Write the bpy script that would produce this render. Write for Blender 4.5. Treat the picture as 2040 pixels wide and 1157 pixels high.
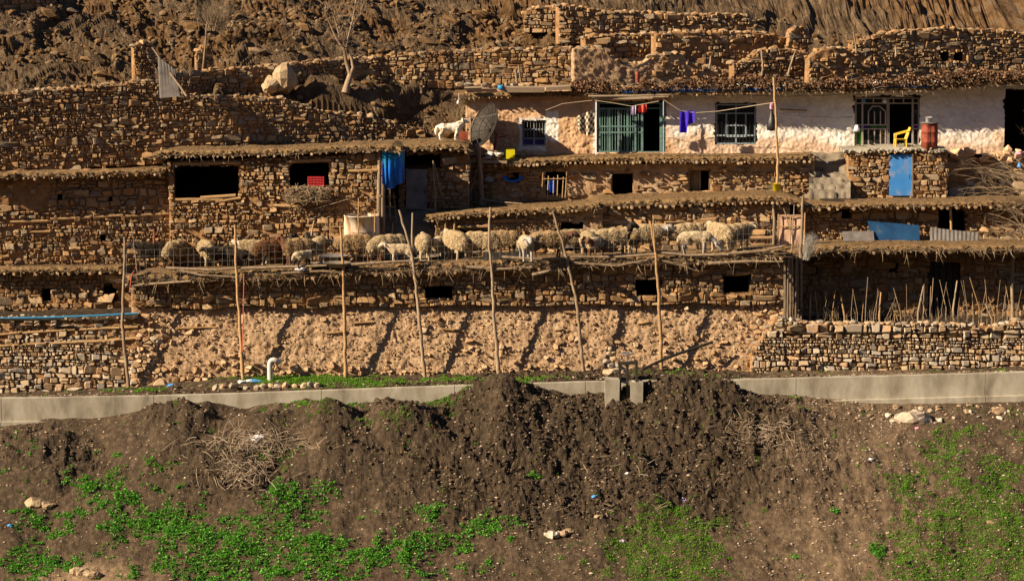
import bpy, math, random
import numpy as np
from mathutils import Vector, Matrix, noise as mn
for o in list(bpy.data.objects): bpy.data.objects.remove(o)
C = bpy.context.scene.collection
rnd = random.Random(11)
NR = np.random.default_rng(11)
rad = math.radians

# ---------------------------------------------------------------- camera, sky, sun, exposure
FPX, CX, CY, PITCH = 4750.0, 1020.0, 578.5, rad(8)
CAM = Vector((0, -88, 15.5))
scn = bpy.context.scene
cd = bpy.data.cameras.new('camera'); co = bpy.data.objects.new('camera', cd); C.objects.link(co)
co.location = CAM; co.rotation_euler = (math.pi/2 - PITCH, 0, 0)
cd.sensor_width = 36; cd.lens = FPX/2040*36; cd.clip_start = 1; cd.clip_end = 1000
scn.camera = co
SUN_AZ, SUN_EL = 66.0, 29.0      # degrees to the left of the facade normal, degrees above the horizon
sd = Vector((-math.sin(rad(SUN_AZ))*math.cos(rad(SUN_EL)), -math.cos(rad(SUN_AZ))*math.cos(rad(SUN_EL)), math.sin(rad(SUN_EL))))
w = bpy.data.worlds.new('World'); scn.world = w; w.use_nodes = True
nt = w.node_tree; nt.nodes.clear()
sk = nt.nodes.new('ShaderNodeTexSky'); sk.sky_type = 'NISHITA'; sk.sun_disc = False
sk.altitude = 2000; sk.dust_density = .2; sk.air_density = .65; sk.sun_elevation = rad(SUN_EL); sk.sun_rotation = math.atan2(sd.x, sd.y)
bg = nt.nodes.new('ShaderNodeBackground'); bg.inputs[1].default_value = 0.05
ow = nt.nodes.new('ShaderNodeOutputWorld')
nt.links.new(sk.outputs[0], bg.inputs[0]); nt.links.new(bg.outputs[0], ow.inputs[0])
sl = bpy.data.lights.new('sun', 'SUN'); sl.energy = 5.0; sl.angle = rad(0.5); sl.color = (1, .79, .54)
so = bpy.data.objects.new('sun', sl); C.objects.link(so)
so.rotation_euler = (-sd).to_track_quat('-Z', 'Y').to_euler()
scn.view_settings.view_transform = 'Standard'; scn.view_settings.look = 'None'
scn.view_settings.exposure = 1.12; scn.view_settings.gamma = 1
scn.render.engine = 'CYCLES'
scn.cycles.max_bounces = 5; scn.cycles.diffuse_bounces = 3

# ---------------------------------------------------------------- geometry helpers
SP, CP = math.sin(PITCH), math.cos(PITCH)
def ray(px, py):
    a = (px-CX)/FPX; b = (CY-py)/FPX
    return Vector((a, CP + b*SP, -SP + b*CP))
def P(px, py, Y):
    d = ray(px, py); t = (Y - CAM.y)/d.y
    return CAM + d*t
def proj(x, y, z):
    """world -> photograph pixel (works on arrays)"""
    dx, dy, dz = x-CAM.x, y-CAM.y, z-CAM.z
    f = dy*CP - dz*SP; u = dy*SP + dz*CP
    return CX + FPX*dx/f, CY - FPX*u/f
def ray_z(px, py, z):
    d = ray(px, py); t = (z-CAM.z)/d.z
    return CAM + d*t
def lerp(a, b, t): return a + (b-a)*t
def interp(pts):
    xs = [p[0] for p in pts]; ys = [p[1] for p in pts]
    return lambda x: np.interp(x, xs, ys)
def _h(ix, iy, s):
    n = (ix.astype(np.int64)*374761393 + iy.astype(np.int64)*668265263 + s*1442695041) & 0xffffffff
    n = ((n ^ (n >> 13))*1274126177) & 0xffffffff
    n = ((n ^ (n >> 16))*2246822519) & 0xffffffff
    return ((n ^ (n >> 15)) & 0xffffff)/float(0xffffff)
def vn(x, y, s=0):
    x = np.asarray(x, float); y = np.asarray(y, float)
    ix = np.floor(x); iy = np.floor(y); fx = x-ix; fy = y-iy
    fx = fx*fx*fx*(fx*(fx*6-15)+10); fy = fy*fy*fy*(fy*(fy*6-15)+10)
    a = _h(ix, iy, s); b = _h(ix+1, iy, s); c = _h(ix, iy+1, s); d = _h(ix+1, iy+1, s)
    return (a*(1-fx)+b*fx)*(1-fy) + (c*(1-fx)+d*fx)*fy
def fbm(x, y, o=4, s=0, g=.5):
    r = 0; a = 1; t = 0
    for i in range(o):
        r = r + a*(vn(x, y, s+i*17)-.5)*2; t += a; a *= g
        x, y = x*1.83+y*.9+5.1, y*1.83-x*.9+9.7
    return r/t
def sstep(a, b, x):
    t = np.clip((x-a)/(b-a), 0, 1); return t*t*(3-2*t)

WL = {}                                   # world location of each object (no object is rotated unless a copy)
def tag(o, label=None, cat=None, group=None, kind=None):
    if label: o['label'] = label
    if cat: o['category'] = cat
    if group: o['group'] = group
    if kind: o['kind'] = kind
    return o
def thing(name, label, cat, loc=(0, 0, 0), group=None):
    o = bpy.data.objects.new(name, None); C.objects.link(o)
    o.empty_display_size = .2
    o.location = Vector(loc); WL[o.name] = Vector(loc); o['kind'] = 'thing'
    return tag(o, label, cat, group)
def link_mesh(name, me, m, parent=None, loc=None, smooth=False):
    if m is not None and not me.materials:
        me.materials.append(m)
    o = bpy.data.objects.new(name, me); C.objects.link(o)
    pw = WL[parent.name] if parent else Vector((0, 0, 0))
    lw = pw if loc is None else Vector(loc)
    o.location = lw-pw; WL[o.name] = lw
    if parent: o.parent = parent
    return o
class MB:
    def __init__(s): s.v = []; s.f = []; s.sm = []; s.mi = []; s.cm = 0
    def add(s, vs, fs, sm=False):
        b = len(s.v); s.v += [tuple(v) for v in vs]
        for f in fs:
            s.f.append(tuple(i+b for i in f)); s.sm.append(sm); s.mi.append(s.cm)
    def box(s, a, b, j=0):
        a = Vector(a); b = Vector(b)
        vs = [(x+rnd.uniform(-j, j), y+rnd.uniform(-j, j), z+rnd.uniform(-j, j)) for x in (a.x, b.x) for y in (a.y, b.y) for z in (a.z, b.z)]
        s.add(vs, [(0,1,3,2), (4,6,7,5), (0,4,5,1), (2,3,7,6), (0,2,6,4), (1,5,7,3)])
    def obox(s, c, ax, ay, az):
        """oriented box: centre and three half vectors"""
        c, ax, ay, az = map(Vector, (c, ax, ay, az))
        vs = [c+i*ax+j*ay+k*az for i in (-1,1) for j in (-1,1) for k in (-1,1)]
        s.add(vs, [(0,1,3,2), (4,6,7,5), (0,4,5,1), (2,3,7,6), (0,2,6,4), (1,5,7,3)])
    def bar(s, a, b, w, d=None):
        """square bar between two points"""
        a, b = Vector(a), Vector(b); d = d or w
        t = (b-a).normalized(); r = Vector((0,0,1)) if abs(t.z) < .9 else Vector((0,1,0))
        x = t.cross(r).normalized(); y = x.cross(t)
        s.obox((a+b)/2, (b-a)/2, x*w/2, y*d/2)
    def tube(s, pts, r, n=6, cap=True, sm=True):
        pts = [Vector(p) for p in pts]; k = len(pts)
        rs = r if isinstance(r, (list, tuple)) else [r]*k
        b0 = len(s.v); x = None; vs = []; fs = []
        for i, p in enumerate(pts):
            t = (pts[min(i+1, k-1)]-pts[max(i-1, 0)])
            if t.length < 1e-9: t = Vector((0,0,1))
            t.normalize()
            if x is None:
                q = Vector((0,0,1)) if abs(t.z) < .9 else Vector((1,0,0))
                x = t.cross(q).normalized()
            else:
                x = (x - t*x.dot(t)).normalized()
            y = t.cross(x)
            for j in range(n):
                a = 2*math.pi*j/n
                vs.append(p + (x*math.cos(a)+y*math.sin(a))*rs[i])
        for i in range(k-1):
            for j in range(n):
                fs.append((i*n+j, i*n+(j+1) % n, (i+1)*n+(j+1) % n, (i+1)*n+j))
        s.add(vs, fs, sm)
        if cap:
            s.add(vs[:n], [tuple(range(n))[::-1]]); s.add(vs[-n:], [tuple(range(n))])
    def lathe(s, c, prof, n=16, axis=Vector((0,0,1)), sm=True):
        c = Vector(c); axis = Vector(axis).normalized()
        q = Vector((1,0,0)) if abs(axis.x) < .9 else Vector((0,1,0))
        x = axis.cross(q).normalized(); y = axis.cross(x)
        vs = []; fs = []
        for r, h in prof:
            for j in range(n):
                a = 2*math.pi*j/n
                vs.append(c+axis*h+(x*math.cos(a)+y*math.sin(a))*r)
        for i in range(len(prof)-1):
            for j in range(n):
                fs.append((i*n+j, i*n+(j+1) % n, (i+1)*n+(j+1) % n, (i+1)*n+j))
        s.add(vs, fs, sm)
    def rock(s, c, r, j=.25, sq=(1, 1, 1), rot=None):
        b = ICO; c = Vector(c); sx, sy, sz = sq
        M = rot or Matrix.Rotation(rnd.uniform(0, 6.28), 3, 'Z') @ Matrix.Rotation(rnd.uniform(-.5, .5), 3, 'X')
        vs = []
        for v in b[0]:
            q = Vector((v[0]*sx, v[1]*sy, v[2]*sz))*r*(1+rnd.uniform(-j, j))
            vs.append(c+M @ q)
        s.add(vs, b[1])
    def grid(s, pts, sm=True):
        """pts: list of rows of points"""
        n = len(pts); m = len(pts[0])
        s.add([p for r in pts for p in r], [(i*m+j, i*m+j+1, (i+1)*m+j+1, (i+1)*m+j) for i in range(n-1) for j in range(m-1)], sm)
    def build(s, name, m, parent=None, loc=None):
        me = bpy.data.meshes.new(name)
        pw = Vector(loc) if loc is not None else (WL[parent.name] if parent else Vector((0,0,0)))
        me.from_pydata([(v[0]-pw.x, v[1]-pw.y, v[2]-pw.z) for v in s.v], [], s.f)
        me.polygons.foreach_set('use_smooth', s.sm)
        if isinstance(m, (list, tuple)):
            for q in m: me.materials.append(q)
            me.polygons.foreach_set('material_index', s.mi)
            m = None
        me.update()
        return link_mesh(name, me, m, parent, pw)
def ico():
    t = (1+5**.5)/2
    v = [Vector(a).normalized() for a in [(-1,t,0),(1,t,0),(-1,-t,0),(1,-t,0),(0,-1,t),(0,1,t),(0,-1,-t),(0,1,-t),(t,0,-1),(t,0,1),(-t,0,-1),(-t,0,1)]]
    f = [(0,11,5),(0,5,1),(0,1,7),(0,7,10),(0,10,11),(1,5,9),(5,11,4),(11,10,2),(10,7,6),(7,1,8),(3,9,4),(3,4,2),(3,2,6),(3,6,8),(3,8,9),(4,9,5),(2,4,11),(6,2,10),(8,6,7),(9,8,1)]
    return [tuple(q) for q in v], f
ICO = ico()
def fast_mesh(name, V, Q, smooth=True):
    """V (n,3) array, Q (m,k) array of k-gons"""
    me = bpy.data.meshes.new(name); V = np.asarray(V, np.float32); Q = np.asarray(Q, np.int32)
    k = Q.shape[1]
    me.vertices.add(len(V)); me.vertices.foreach_set('co', V.ravel())
    me.loops.add(Q.size); me.loops.foreach_set('vertex_index', Q.ravel())
    me.polygons.add(len(Q)); me.polygons.foreach_set('loop_start', np.arange(0, Q.size, k, dtype=np.int32))
    me.polygons.foreach_set('loop_total', np.full(len(Q), k, np.int32))
    me.polygons.foreach_set('use_smooth', np.full(len(Q), smooth))
    me.update(calc_edges=True); return me
def quads(n, m):
    i = np.arange(n-1)[:, None]*m + np.arange(m-1)[None]
    return np.stack([i, i+1, i+m+1, i+m], -1).reshape(-1, 4)
def fattr(me, name, a):
    at = me.attributes.new(name, 'FLOAT', 'POINT'); at.data.foreach_set('value', np.asarray(a, np.float32).ravel())

# ---------------------------------------------------------------- materials
S = lambda k, *c: tuple(x*k for x in c)
WARM = {'stone', 'mud', 'roof_mud', 'hill_rock', 'hill_stone', 'wall_timber'}
def mk(name, ramp, nscale=4.0, rv=0.0, rough=.9, bump=.35, bscale=25.0, bdist=.03, spec=.15, metal=0, objcol=False, aniso=None, attr=None, ramp2=None, island=True, trans=0):
    m = bpy.data.materials.new(name); m.use_nodes = True; t = m.node_tree; N = t.nodes; L = t.links
    b = N['Principled BSDF']; b.inputs['Roughness'].default_value = rough
    b.inputs['Specular IOR Level'].default_value = spec; b.inputs['Metallic'].default_value = metal
    geo = N.new('ShaderNodeNewGeometry')
    pos = geo.outputs['Position']
    if aniso:
        mp = N.new('ShaderNodeMapping'); mp.inputs['Scale'].default_value = aniso
        L.new(pos, mp.inputs[0]); pos = mp.outputs[0]
    no = N.new('ShaderNodeTexNoise'); no.inputs['Scale'].default_value = nscale; no.inputs['Detail'].default_value = 6
    no.inputs['Roughness'].default_value = .65
    L.new(pos, no.inputs['Vector'])
    mr = N.new('ShaderNodeMapRange'); mr.inputs[1].default_value = .28; mr.inputs[2].default_value = .72
    L.new(no.outputs[0], mr.inputs[0]); fac = mr.outputs[0]
    if rv:
        oi = N.new('ShaderNodeObjectInfo'); ad = N.new('ShaderNodeMath'); ad.operation = 'ADD'
        L.new(oi.outputs['Random'], ad.inputs[0]); L.new(geo.outputs['Random Per Island'], ad.inputs[1])
        fr = N.new('ShaderNodeMath'); fr.operation = 'FRACT'; L.new(ad.outputs[0], fr.inputs[0])
        mx = N.new('ShaderNodeMix'); mx.inputs[0].default_value = rv
        L.new(fac, mx.inputs[2]); L.new(fr.outputs[0], mx.inputs[3]); fac = mx.outputs[0]
    def mkramp(rp, f):
        cr = N.new('ShaderNodeValToRGB'); e = cr.color_ramp.elements
        while len(e) < len(rp): e.new(.5)
        for i, (p, c) in enumerate(rp):
            if name in ('hill_rock', 'hill_stone'): c = S(.74, *c)
            if name in WARM: c = (c[0]*1.03, c[1]*.95, c[2]*.82)
            e[i].position = p; e[i].color = (*c, 1)
        L.new(f, cr.inputs[0]); return cr.outputs[0]
    col = mkramp(ramp, fac)
    if attr:
        at = N.new('ShaderNodeAttribute'); at.attribute_name = attr
        c2 = mkramp(ramp2, fac); mx = N.new('ShaderNodeMix'); mx.data_type = 'RGBA'
        L.new(at.outputs['Fac'], mx.inputs[0]); L.new(col, mx.inputs[6]); L.new(c2, mx.inputs[7]); col = mx.outputs[2]
    if objcol:
        oi = N.new('ShaderNodeObjectInfo'); mx = N.new('ShaderNodeMix'); mx.data_type = 'RGBA'; mx.blend_type = 'MULTIPLY'
        mx.inputs[0].default_value = 1; L.new(col, mx.inputs[6]); L.new(oi.outputs['Color'], mx.inputs[7]); col = mx.outputs[2]
    L.new(col, b.inputs['Base Color'])
    if trans:
        b.inputs['Transmission Weight'].default_value = 0
        tr = N.new('ShaderNodeBsdfTranslucent'); L.new(col, tr.inputs[0]); ms = N.new('ShaderNodeMixShader')
        ms.inputs[0].default_value = trans; L.new(b.outputs[0], ms.inputs[1]); L.new(tr.outputs[0], ms.inputs[2])
        L.new(ms.outputs[0], N['Material Output'].inputs[0])
    if bump:
        n2 = N.new('ShaderNodeTexNoise'); n2.inputs['Scale'].default_value = bscale; n2.inputs['Detail'].default_value = 5
        n2.inputs['Roughness'].default_value = .7
        L.new(pos, n2.inputs['Vector']); bp = N.new('ShaderNodeBump'); bp.inputs[0].default_value = bump
        bp.inputs['Distance'].default_value = bdist
        L.new(n2.outputs[0], bp.inputs['Height']); L.new(bp.outputs[0], b.inputs['Normal'])
    return m
M = {}
M['stone'] = mk('stone', [(0,(.13,.075,.042)), (.16,(.25,.155,.085)), (.34,(.35,.24,.14)), (.5,(.27,.19,.12)), (.63,(.21,.18,.15)), (.74,(.30,.25,.195)), (.85,(.43,.32,.20)), (.94,(.33,.17,.085)), (1,(.45,.37,.27))], 5, .72, bump=.6, bscale=22, bdist=.04)
M['stone_grey'] = mk('stone_grey', [(0,(.16,.105,.065)), (.2,(.32,.225,.135)), (.4,(.40,.31,.205)), (.56,(.27,.245,.22)), (.72,(.46,.385,.29)), (.85,(.37,.215,.105)), (.94,(.33,.315,.30)), (1,(.56,.51,.44))], 5, .75, bump=.5, bscale=22, bdist=.04)
M['mud'] = mk('mud', [(0,(.16,.095,.05)), (.5,(.27,.17,.095)), (1,(.38,.255,.15))], 3, bump=.6, bscale=14, bdist=.05)
M['render'] = mk('mud_render', [(0,(.27,.175,.105)), (.5,(.40,.275,.17)), (1,(.50,.37,.245))], 2.2, bump=.8, bscale=11, bdist=.07)
M['stone_daub'] = mk('daubed_stone', [(0,(.27,.165,.09)), (.3,(.42,.28,.16)), (.55,(.48,.33,.20)), (.8,(.52,.40,.27)), (.92,(.38,.34,.30)), (1,(.60,.53,.43))], 5, .7, bump=.6, bscale=20, bdist=.04)
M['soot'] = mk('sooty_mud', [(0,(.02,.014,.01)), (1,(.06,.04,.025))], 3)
M['roofmud'] = mk('roof_mud', [(0,(.085,.058,.032)), (.5,(.185,.128,.072)), (1,(.30,.225,.135))], 7, bump=.9, bscale=30, bdist=.03)
M['brush'] = mk('dry_brush', [(0,(.12,.085,.055)), (.5,(.26,.19,.12)), (1,(.42,.34,.25))], 8, .6, bump=0)
M['leaf_dry'] = mk('dry_leaf', [(0,(.035,.018,.010)), (.4,(.11,.058,.032)), (.75,(.24,.14,.08)), (1,(.44,.31,.20))], 8, .75, bump=0)
M['wood'] = mk('weathered_wood', [(0,(.10,.07,.048)), (.5,(.25,.185,.125)), (1,(.40,.32,.235))], 9, .3, aniso=(1,1,.22), bump=.5, bscale=30)
M['timber'] = mk('wall_timber', [(0,(.20,.13,.07)), (.5,(.35,.245,.145)), (1,(.47,.35,.22))], 9, .3, aniso=(.2,1,1), bump=.5, bscale=30)
M['logend'] = mk('log_end', [(0,(.20,.12,.065)), (.5,(.40,.275,.165)), (1,(.60,.46,.31))], 9, .6, bump=.3)
M['concrete'] = mk('concrete', [(0,(.15,.13,.10)), (.35,(.27,.245,.195)), (.7,(.37,.345,.285)), (1,(.45,.425,.365))], 1.1, aniso=(1.3,1,.55), bump=.25, bscale=60, bdist=.01)
M['soil'] = mk('dark_soil', [(0,(.018,.013,.009)), (.5,(.046,.033,.022)), (1,(.10,.072,.046))], 5, bump=.9, bscale=26, bdist=.06, attr='dry', ramp2=[(0,(.12,.082,.05)), (.5,(.22,.155,.098)), (1,(.34,.25,.165))])
M['clod'] = mk('soil_clod', [(0,(.02,.014,.009)), (.55,(.062,.044,.028)), (.82,(.13,.093,.06)), (1,(.28,.215,.145))], 6, .6, bump=.6)
M['pebble'] = mk('pebble', [(0,(.17,.11,.065)), (.5,(.34,.25,.165)), (.8,(.44,.37,.29)), (1,(.60,.55,.48))], 6, .8, bump=.3)
M['hillrock'] = mk('hill_rock', [(0,(.06,.036,.019)), (.35,(.125,.076,.04)), (.6,(.205,.132,.073)), (.8,(.17,.14,.115)), (1,(.31,.215,.13))], 1.5, bump=1, bscale=9, bdist=.12, attr='slate', ramp2=[(0,(.07,.048,.031)), (.5,(.14,.104,.071)), (1,(.26,.20,.14))])
M['hillstone'] = mk('hill_stone', [(0,(.08,.047,.024)), (.3,(.18,.112,.057)), (.6,(.28,.185,.10)), (.8,(.21,.18,.15)), (1,(.38,.275,.165))], 4, .65, bump=.7, bscale=14, bdist=.06)
M['boulder'] = mk('pale_boulder', [(0,(.24,.165,.095)), (.5,(.36,.265,.165)), (1,(.47,.37,.25))], 3, bump=.7, bscale=9, bdist=.06)
M['weed'] = mk('green_weed', [(0,(.03,.13,.010)), (.45,(.08,.30,.024)), (.8,(.17,.43,.05)), (1,(.30,.48,.09))], 3, .7, rough=.5, bump=0, spec=.3, trans=.35)
M['grass'] = mk('young_grass', [(0,(.055,.14,.010)), (.5,(.105,.26,.018)), (1,(.20,.37,.045))], 3, .6, rough=.6, bump=0, trans=.25)
M['house'] = mk('house_plaster', [(0,(.42,.26,.15)), (.5,(.56,.36,.215)), (1,(.64,.45,.29))], 2.4, bump=.5, bscale=9, bdist=.05, attr='wash', ramp2=[(0,(.62,.56,.49)), (.4,(.78,.74,.69)), (1,(.85,.83,.80))])
M['white'] = mk('whitewash', [(0,(.66,.66,.68)), (1,(.80,.80,.82))], 6, bump=.4, bscale=14)
M['bluewhite'] = mk('bluish_paint', [(0,(.24,.30,.36)), (1,(.36,.44,.50))], 6, rough=.5, bump=.1)
M['greenmetal'] = mk('green_metal_paint', [(0,(.09,.17,.17)), (1,(.17,.29,.28))], 6, rough=.5, bump=.1)
M['greymetal'] = mk('grey_metal', [(0,(.15,.145,.14)), (1,(.27,.26,.25))], 6, rough=.5, bump=.1, metal=.3)
M['pinkframe'] = mk('faded_frame_paint', [(0,(.30,.25,.24)), (1,(.42,.36,.34))], 6, rough=.6, bump=.1)
M['bluedoor'] = mk('blue_door_paint', [(0,(.03,.20,.62)), (.55,(.06,.24,.60)), (.75,(.20,.27,.48)), (1,(.36,.36,.43))], 1.1, rough=.5, bump=.1)
M['bluesheet'] = mk('blue_sheet_metal', [(0,(.010,.04,.11)), (.75,(.02,.07,.17)), (1,(.10,.10,.12))], 1.5, rough=.45, bump=.1)
M['greydoor'] = mk('grey_blue_door', [(0,(.10,.105,.12)), (.5,(.20,.215,.245)), (.8,(.28,.25,.22)), (1,(.36,.30,.22))], 2.5, rough=.5, bump=.2)
M['tarp'] = mk('blue_tarp', [(0,(.008,.10,.50)), (1,(.015,.18,.74))], 3, rough=.4, bump=.3, bscale=12)
M['tarp2'] = mk('teal_tarp', [(0,(.01,.16,.36)), (1,(.02,.24,.46))], 3, rough=.5, bump=.3, bscale=12)
M['bluetrim'] = mk('blue_plastic_trim', [(0,(.004,.035,.14)), (1,(.012,.085,.27))], 3, rough=.4, bump=.2)
M['cyan'] = mk('cyan_plastic', [(0,(.02,.17,.38)), (1,(.06,.28,.52))], 3, rough=.35, bump=.05)
M['clothblue'] = mk('indigo_cloth', [(0,(.03,.015,.36)), (1,(.07,.03,.55))], 6, bump=.2)
M['clothred'] = mk('red_cloth', [(0,(.55,.06,.04)), (1,(.70,.12,.09))], 6, bump=.2)
M['clothlilac'] = mk('lilac_cloth', [(0,(.45,.36,.55)), (1,(.60,.50,.68))], 6, bump=.2)
M['bagwhite'] = mk('white_plastic_bag', [(0,(.62,.64,.70)), (1,(.80,.80,.82))], 8, rough=.35, bump=.3, spec=.4)
M['bagblack'] = mk('black_plastic_bag', [(0,(.012,.012,.014)), (1,(.03,.03,.034))], 8, rough=.35, bump=.4, spec=.4)
M['pink'] = mk('pink_plastic', [(0,(.75,.25,.42)), (1,(.85,.38,.52))], 8, rough=.4, bump=.1)
M['bagblue'] = mk('blue_plastic_bag', [(0,(.05,.25,.62)), (1,(.12,.36,.75))], 8, rough=.35, bump=.3)
M['yellow'] = mk('yellow_plastic', [(0,(.62,.40,.03)), (1,(.74,.52,.06))], 5, rough=.35, bump=.05, spec=.4)
M['yellowcan'] = mk('yellow_can', [(0,(.52,.46,.01)), (1,(.64,.58,.02))], 5, rough=.4, bump=.1)
M['rust'] = mk('rusty_red_metal', [(0,(.12,.03,.02)), (.5,(.24,.06,.038)), (1,(.33,.11,.07))], 5, rough=.6, bump=.3)
M['redcrate'] = mk('red_plastic', [(0,(.40,.03,.04)), (1,(.55,.06,.06))], 5, rough=.4, bump=.05)
M['black'] = mk('black_rubber', [(0,(.012,.012,.012)), (1,(.035,.033,.03))], 5, rough=.5, bump=.1)
M['wire'] = mk('galvanised_wire', [(0,(.30,.29,.27)), (1,(.48,.46,.42))], 8, rough=.5, metal=.4, bump=0)
M['twig'] = mk('pale_twig', [(0,(.24,.18,.13)), (.5,(.38,.30,.22)), (1,(.54,.46,.36))], 8, .6, bump=0)
M['rope'] = mk('pale_rope', [(0,(.45,.38,.26)), (1,(.60,.52,.38))], 8, bump=0)
M['pvc'] = mk('grey_pvc', [(0,(.46,.43,.41)), (1,(.58,.55,.53))], 5, rough=.4, bump=.05)
M['tank'] = mk('rust_streaked_tank', [(0,(.20,.10,.055)), (.35,(.40,.26,.17)), (.6,(.64,.57,.46)), (1,(.74,.70,.60))], 1.7, aniso=(2.2,2.2,.5), rough=.55, bump=.15)
M['dish'] = mk('dish_panel', [(0,(.022,.019,.016)), (1,(.05,.042,.034))], 4, rough=.6, bump=.1)
M['dark'] = mk('dark_metal', [(0,(.02,.02,.02)), (1,(.05,.045,.04))], 4, rough=.5, bump=.1)
M['glass'] = mk('dark_glass', [(0,(.008,.012,.014)), (1,(.02,.03,.03))], 3, rough=.06, bump=.02, spec=.6)
M['glassblue'] = mk('blue_glass', [(0,(.02,.015,.12)), (1,(.05,.03,.22))], 3, rough=.1, bump=0, spec=.6)
M['glassgreen'] = mk('green_glass', [(0,(.015,.10,.01)), (1,(.04,.18,.03))], 3, rough=.1, bump=0, spec=.6)
M['fleece'] = mk('fleece', [(0,(.55,.45,.32)), (.5,(.85,.78,.64)), (1,(1,.97,.88))], 9, .35, objcol=True, bump=.8, bscale=45, bdist=.03, aniso=(1,1,.35))
M['hide'] = mk('hide', [(0,(.7,.66,.6)), (1,(1,1,1))], 9, objcol=True, bump=.4, bscale=50, rough=.8)
M['dogcoat'] = mk('dog_coat', [(0,(.72,.64,.52)), (.62,(.78,.72,.62)), (.72,(.33,.24,.14)), (1,(.28,.20,.12))], 3.2, bump=.4, bscale=50)
M['sack'] = mk('pinkish_sacking', [(0,(.50,.32,.22)), (1,(.66,.46,.34))], 4, bump=.2, bscale=60)
M['plank'] = mk('grey_plank', [(0,(.16,.12,.08)), (.5,(.26,.20,.14)), (1,(.36,.29,.21))], 5, .3, aniso=(.2,1,1), bump=.4, bscale=40)
M['redhose'] = mk('red_hose', [(0,(.50,.10,.07)), (1,(.62,.18,.12))], 4, rough=.5, bump=0)
M['stairs'] = mk('trodden_cement', [(0,(.13,.108,.08)), (.5,(.20,.17,.13)), (1,(.29,.25,.195))], 3, bump=.8, bscale=16)
M['greysheet'] = mk('weathered_sheet', [(0,(.09,.082,.08)), (1,(.20,.185,.18))], 3, rough=.6, bump=.15)
# ---------------------------------------------------------------- animal bodies (shared meshes, placed further down)
def remeshed(b, voxel, name, smooth=2):
    me = bpy.data.meshes.new('tmp'); me.from_pydata(b.v, [], b.f); o = bpy.data.objects.new('tmp', me); C.objects.link(o)
    r = o.modifiers.new('r', 'REMESH'); r.mode = 'VOXEL'; r.voxel_size = voxel; r.use_smooth_shade = True
    s = o.modifiers.new('s', 'SMOOTH'); s.iterations = smooth; s.factor = .5
    dg = bpy.context.evaluated_depsgraph_get(); out = bpy.data.meshes.new_from_object(o.evaluated_get(dg)); out.name = name
    bpy.data.objects.remove(o); bpy.data.meshes.remove(me); return out
def ell(b, c, r, n=14, k=9):
    c = Vector(c); vs = []; fs = []
    for i in range(k+1):
        t = math.pi*(i/k*.98+.01)
        for j in range(n):
            a = 2*math.pi*j/n; vs.append(c+Vector((r[0]*math.cos(t), r[1]*math.sin(t)*math.cos(a), r[2]*math.sin(t)*math.sin(a))))
    fs = [(i*n+j, i*n+(j+1) % n, (i+1)*n+(j+1) % n, (i+1)*n+j) for i in range(k) for j in range(n)]
    fs += [tuple(range(n))[::-1], tuple(range(k*n, k*n+n))]
    b.add(vs, fs)
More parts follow.
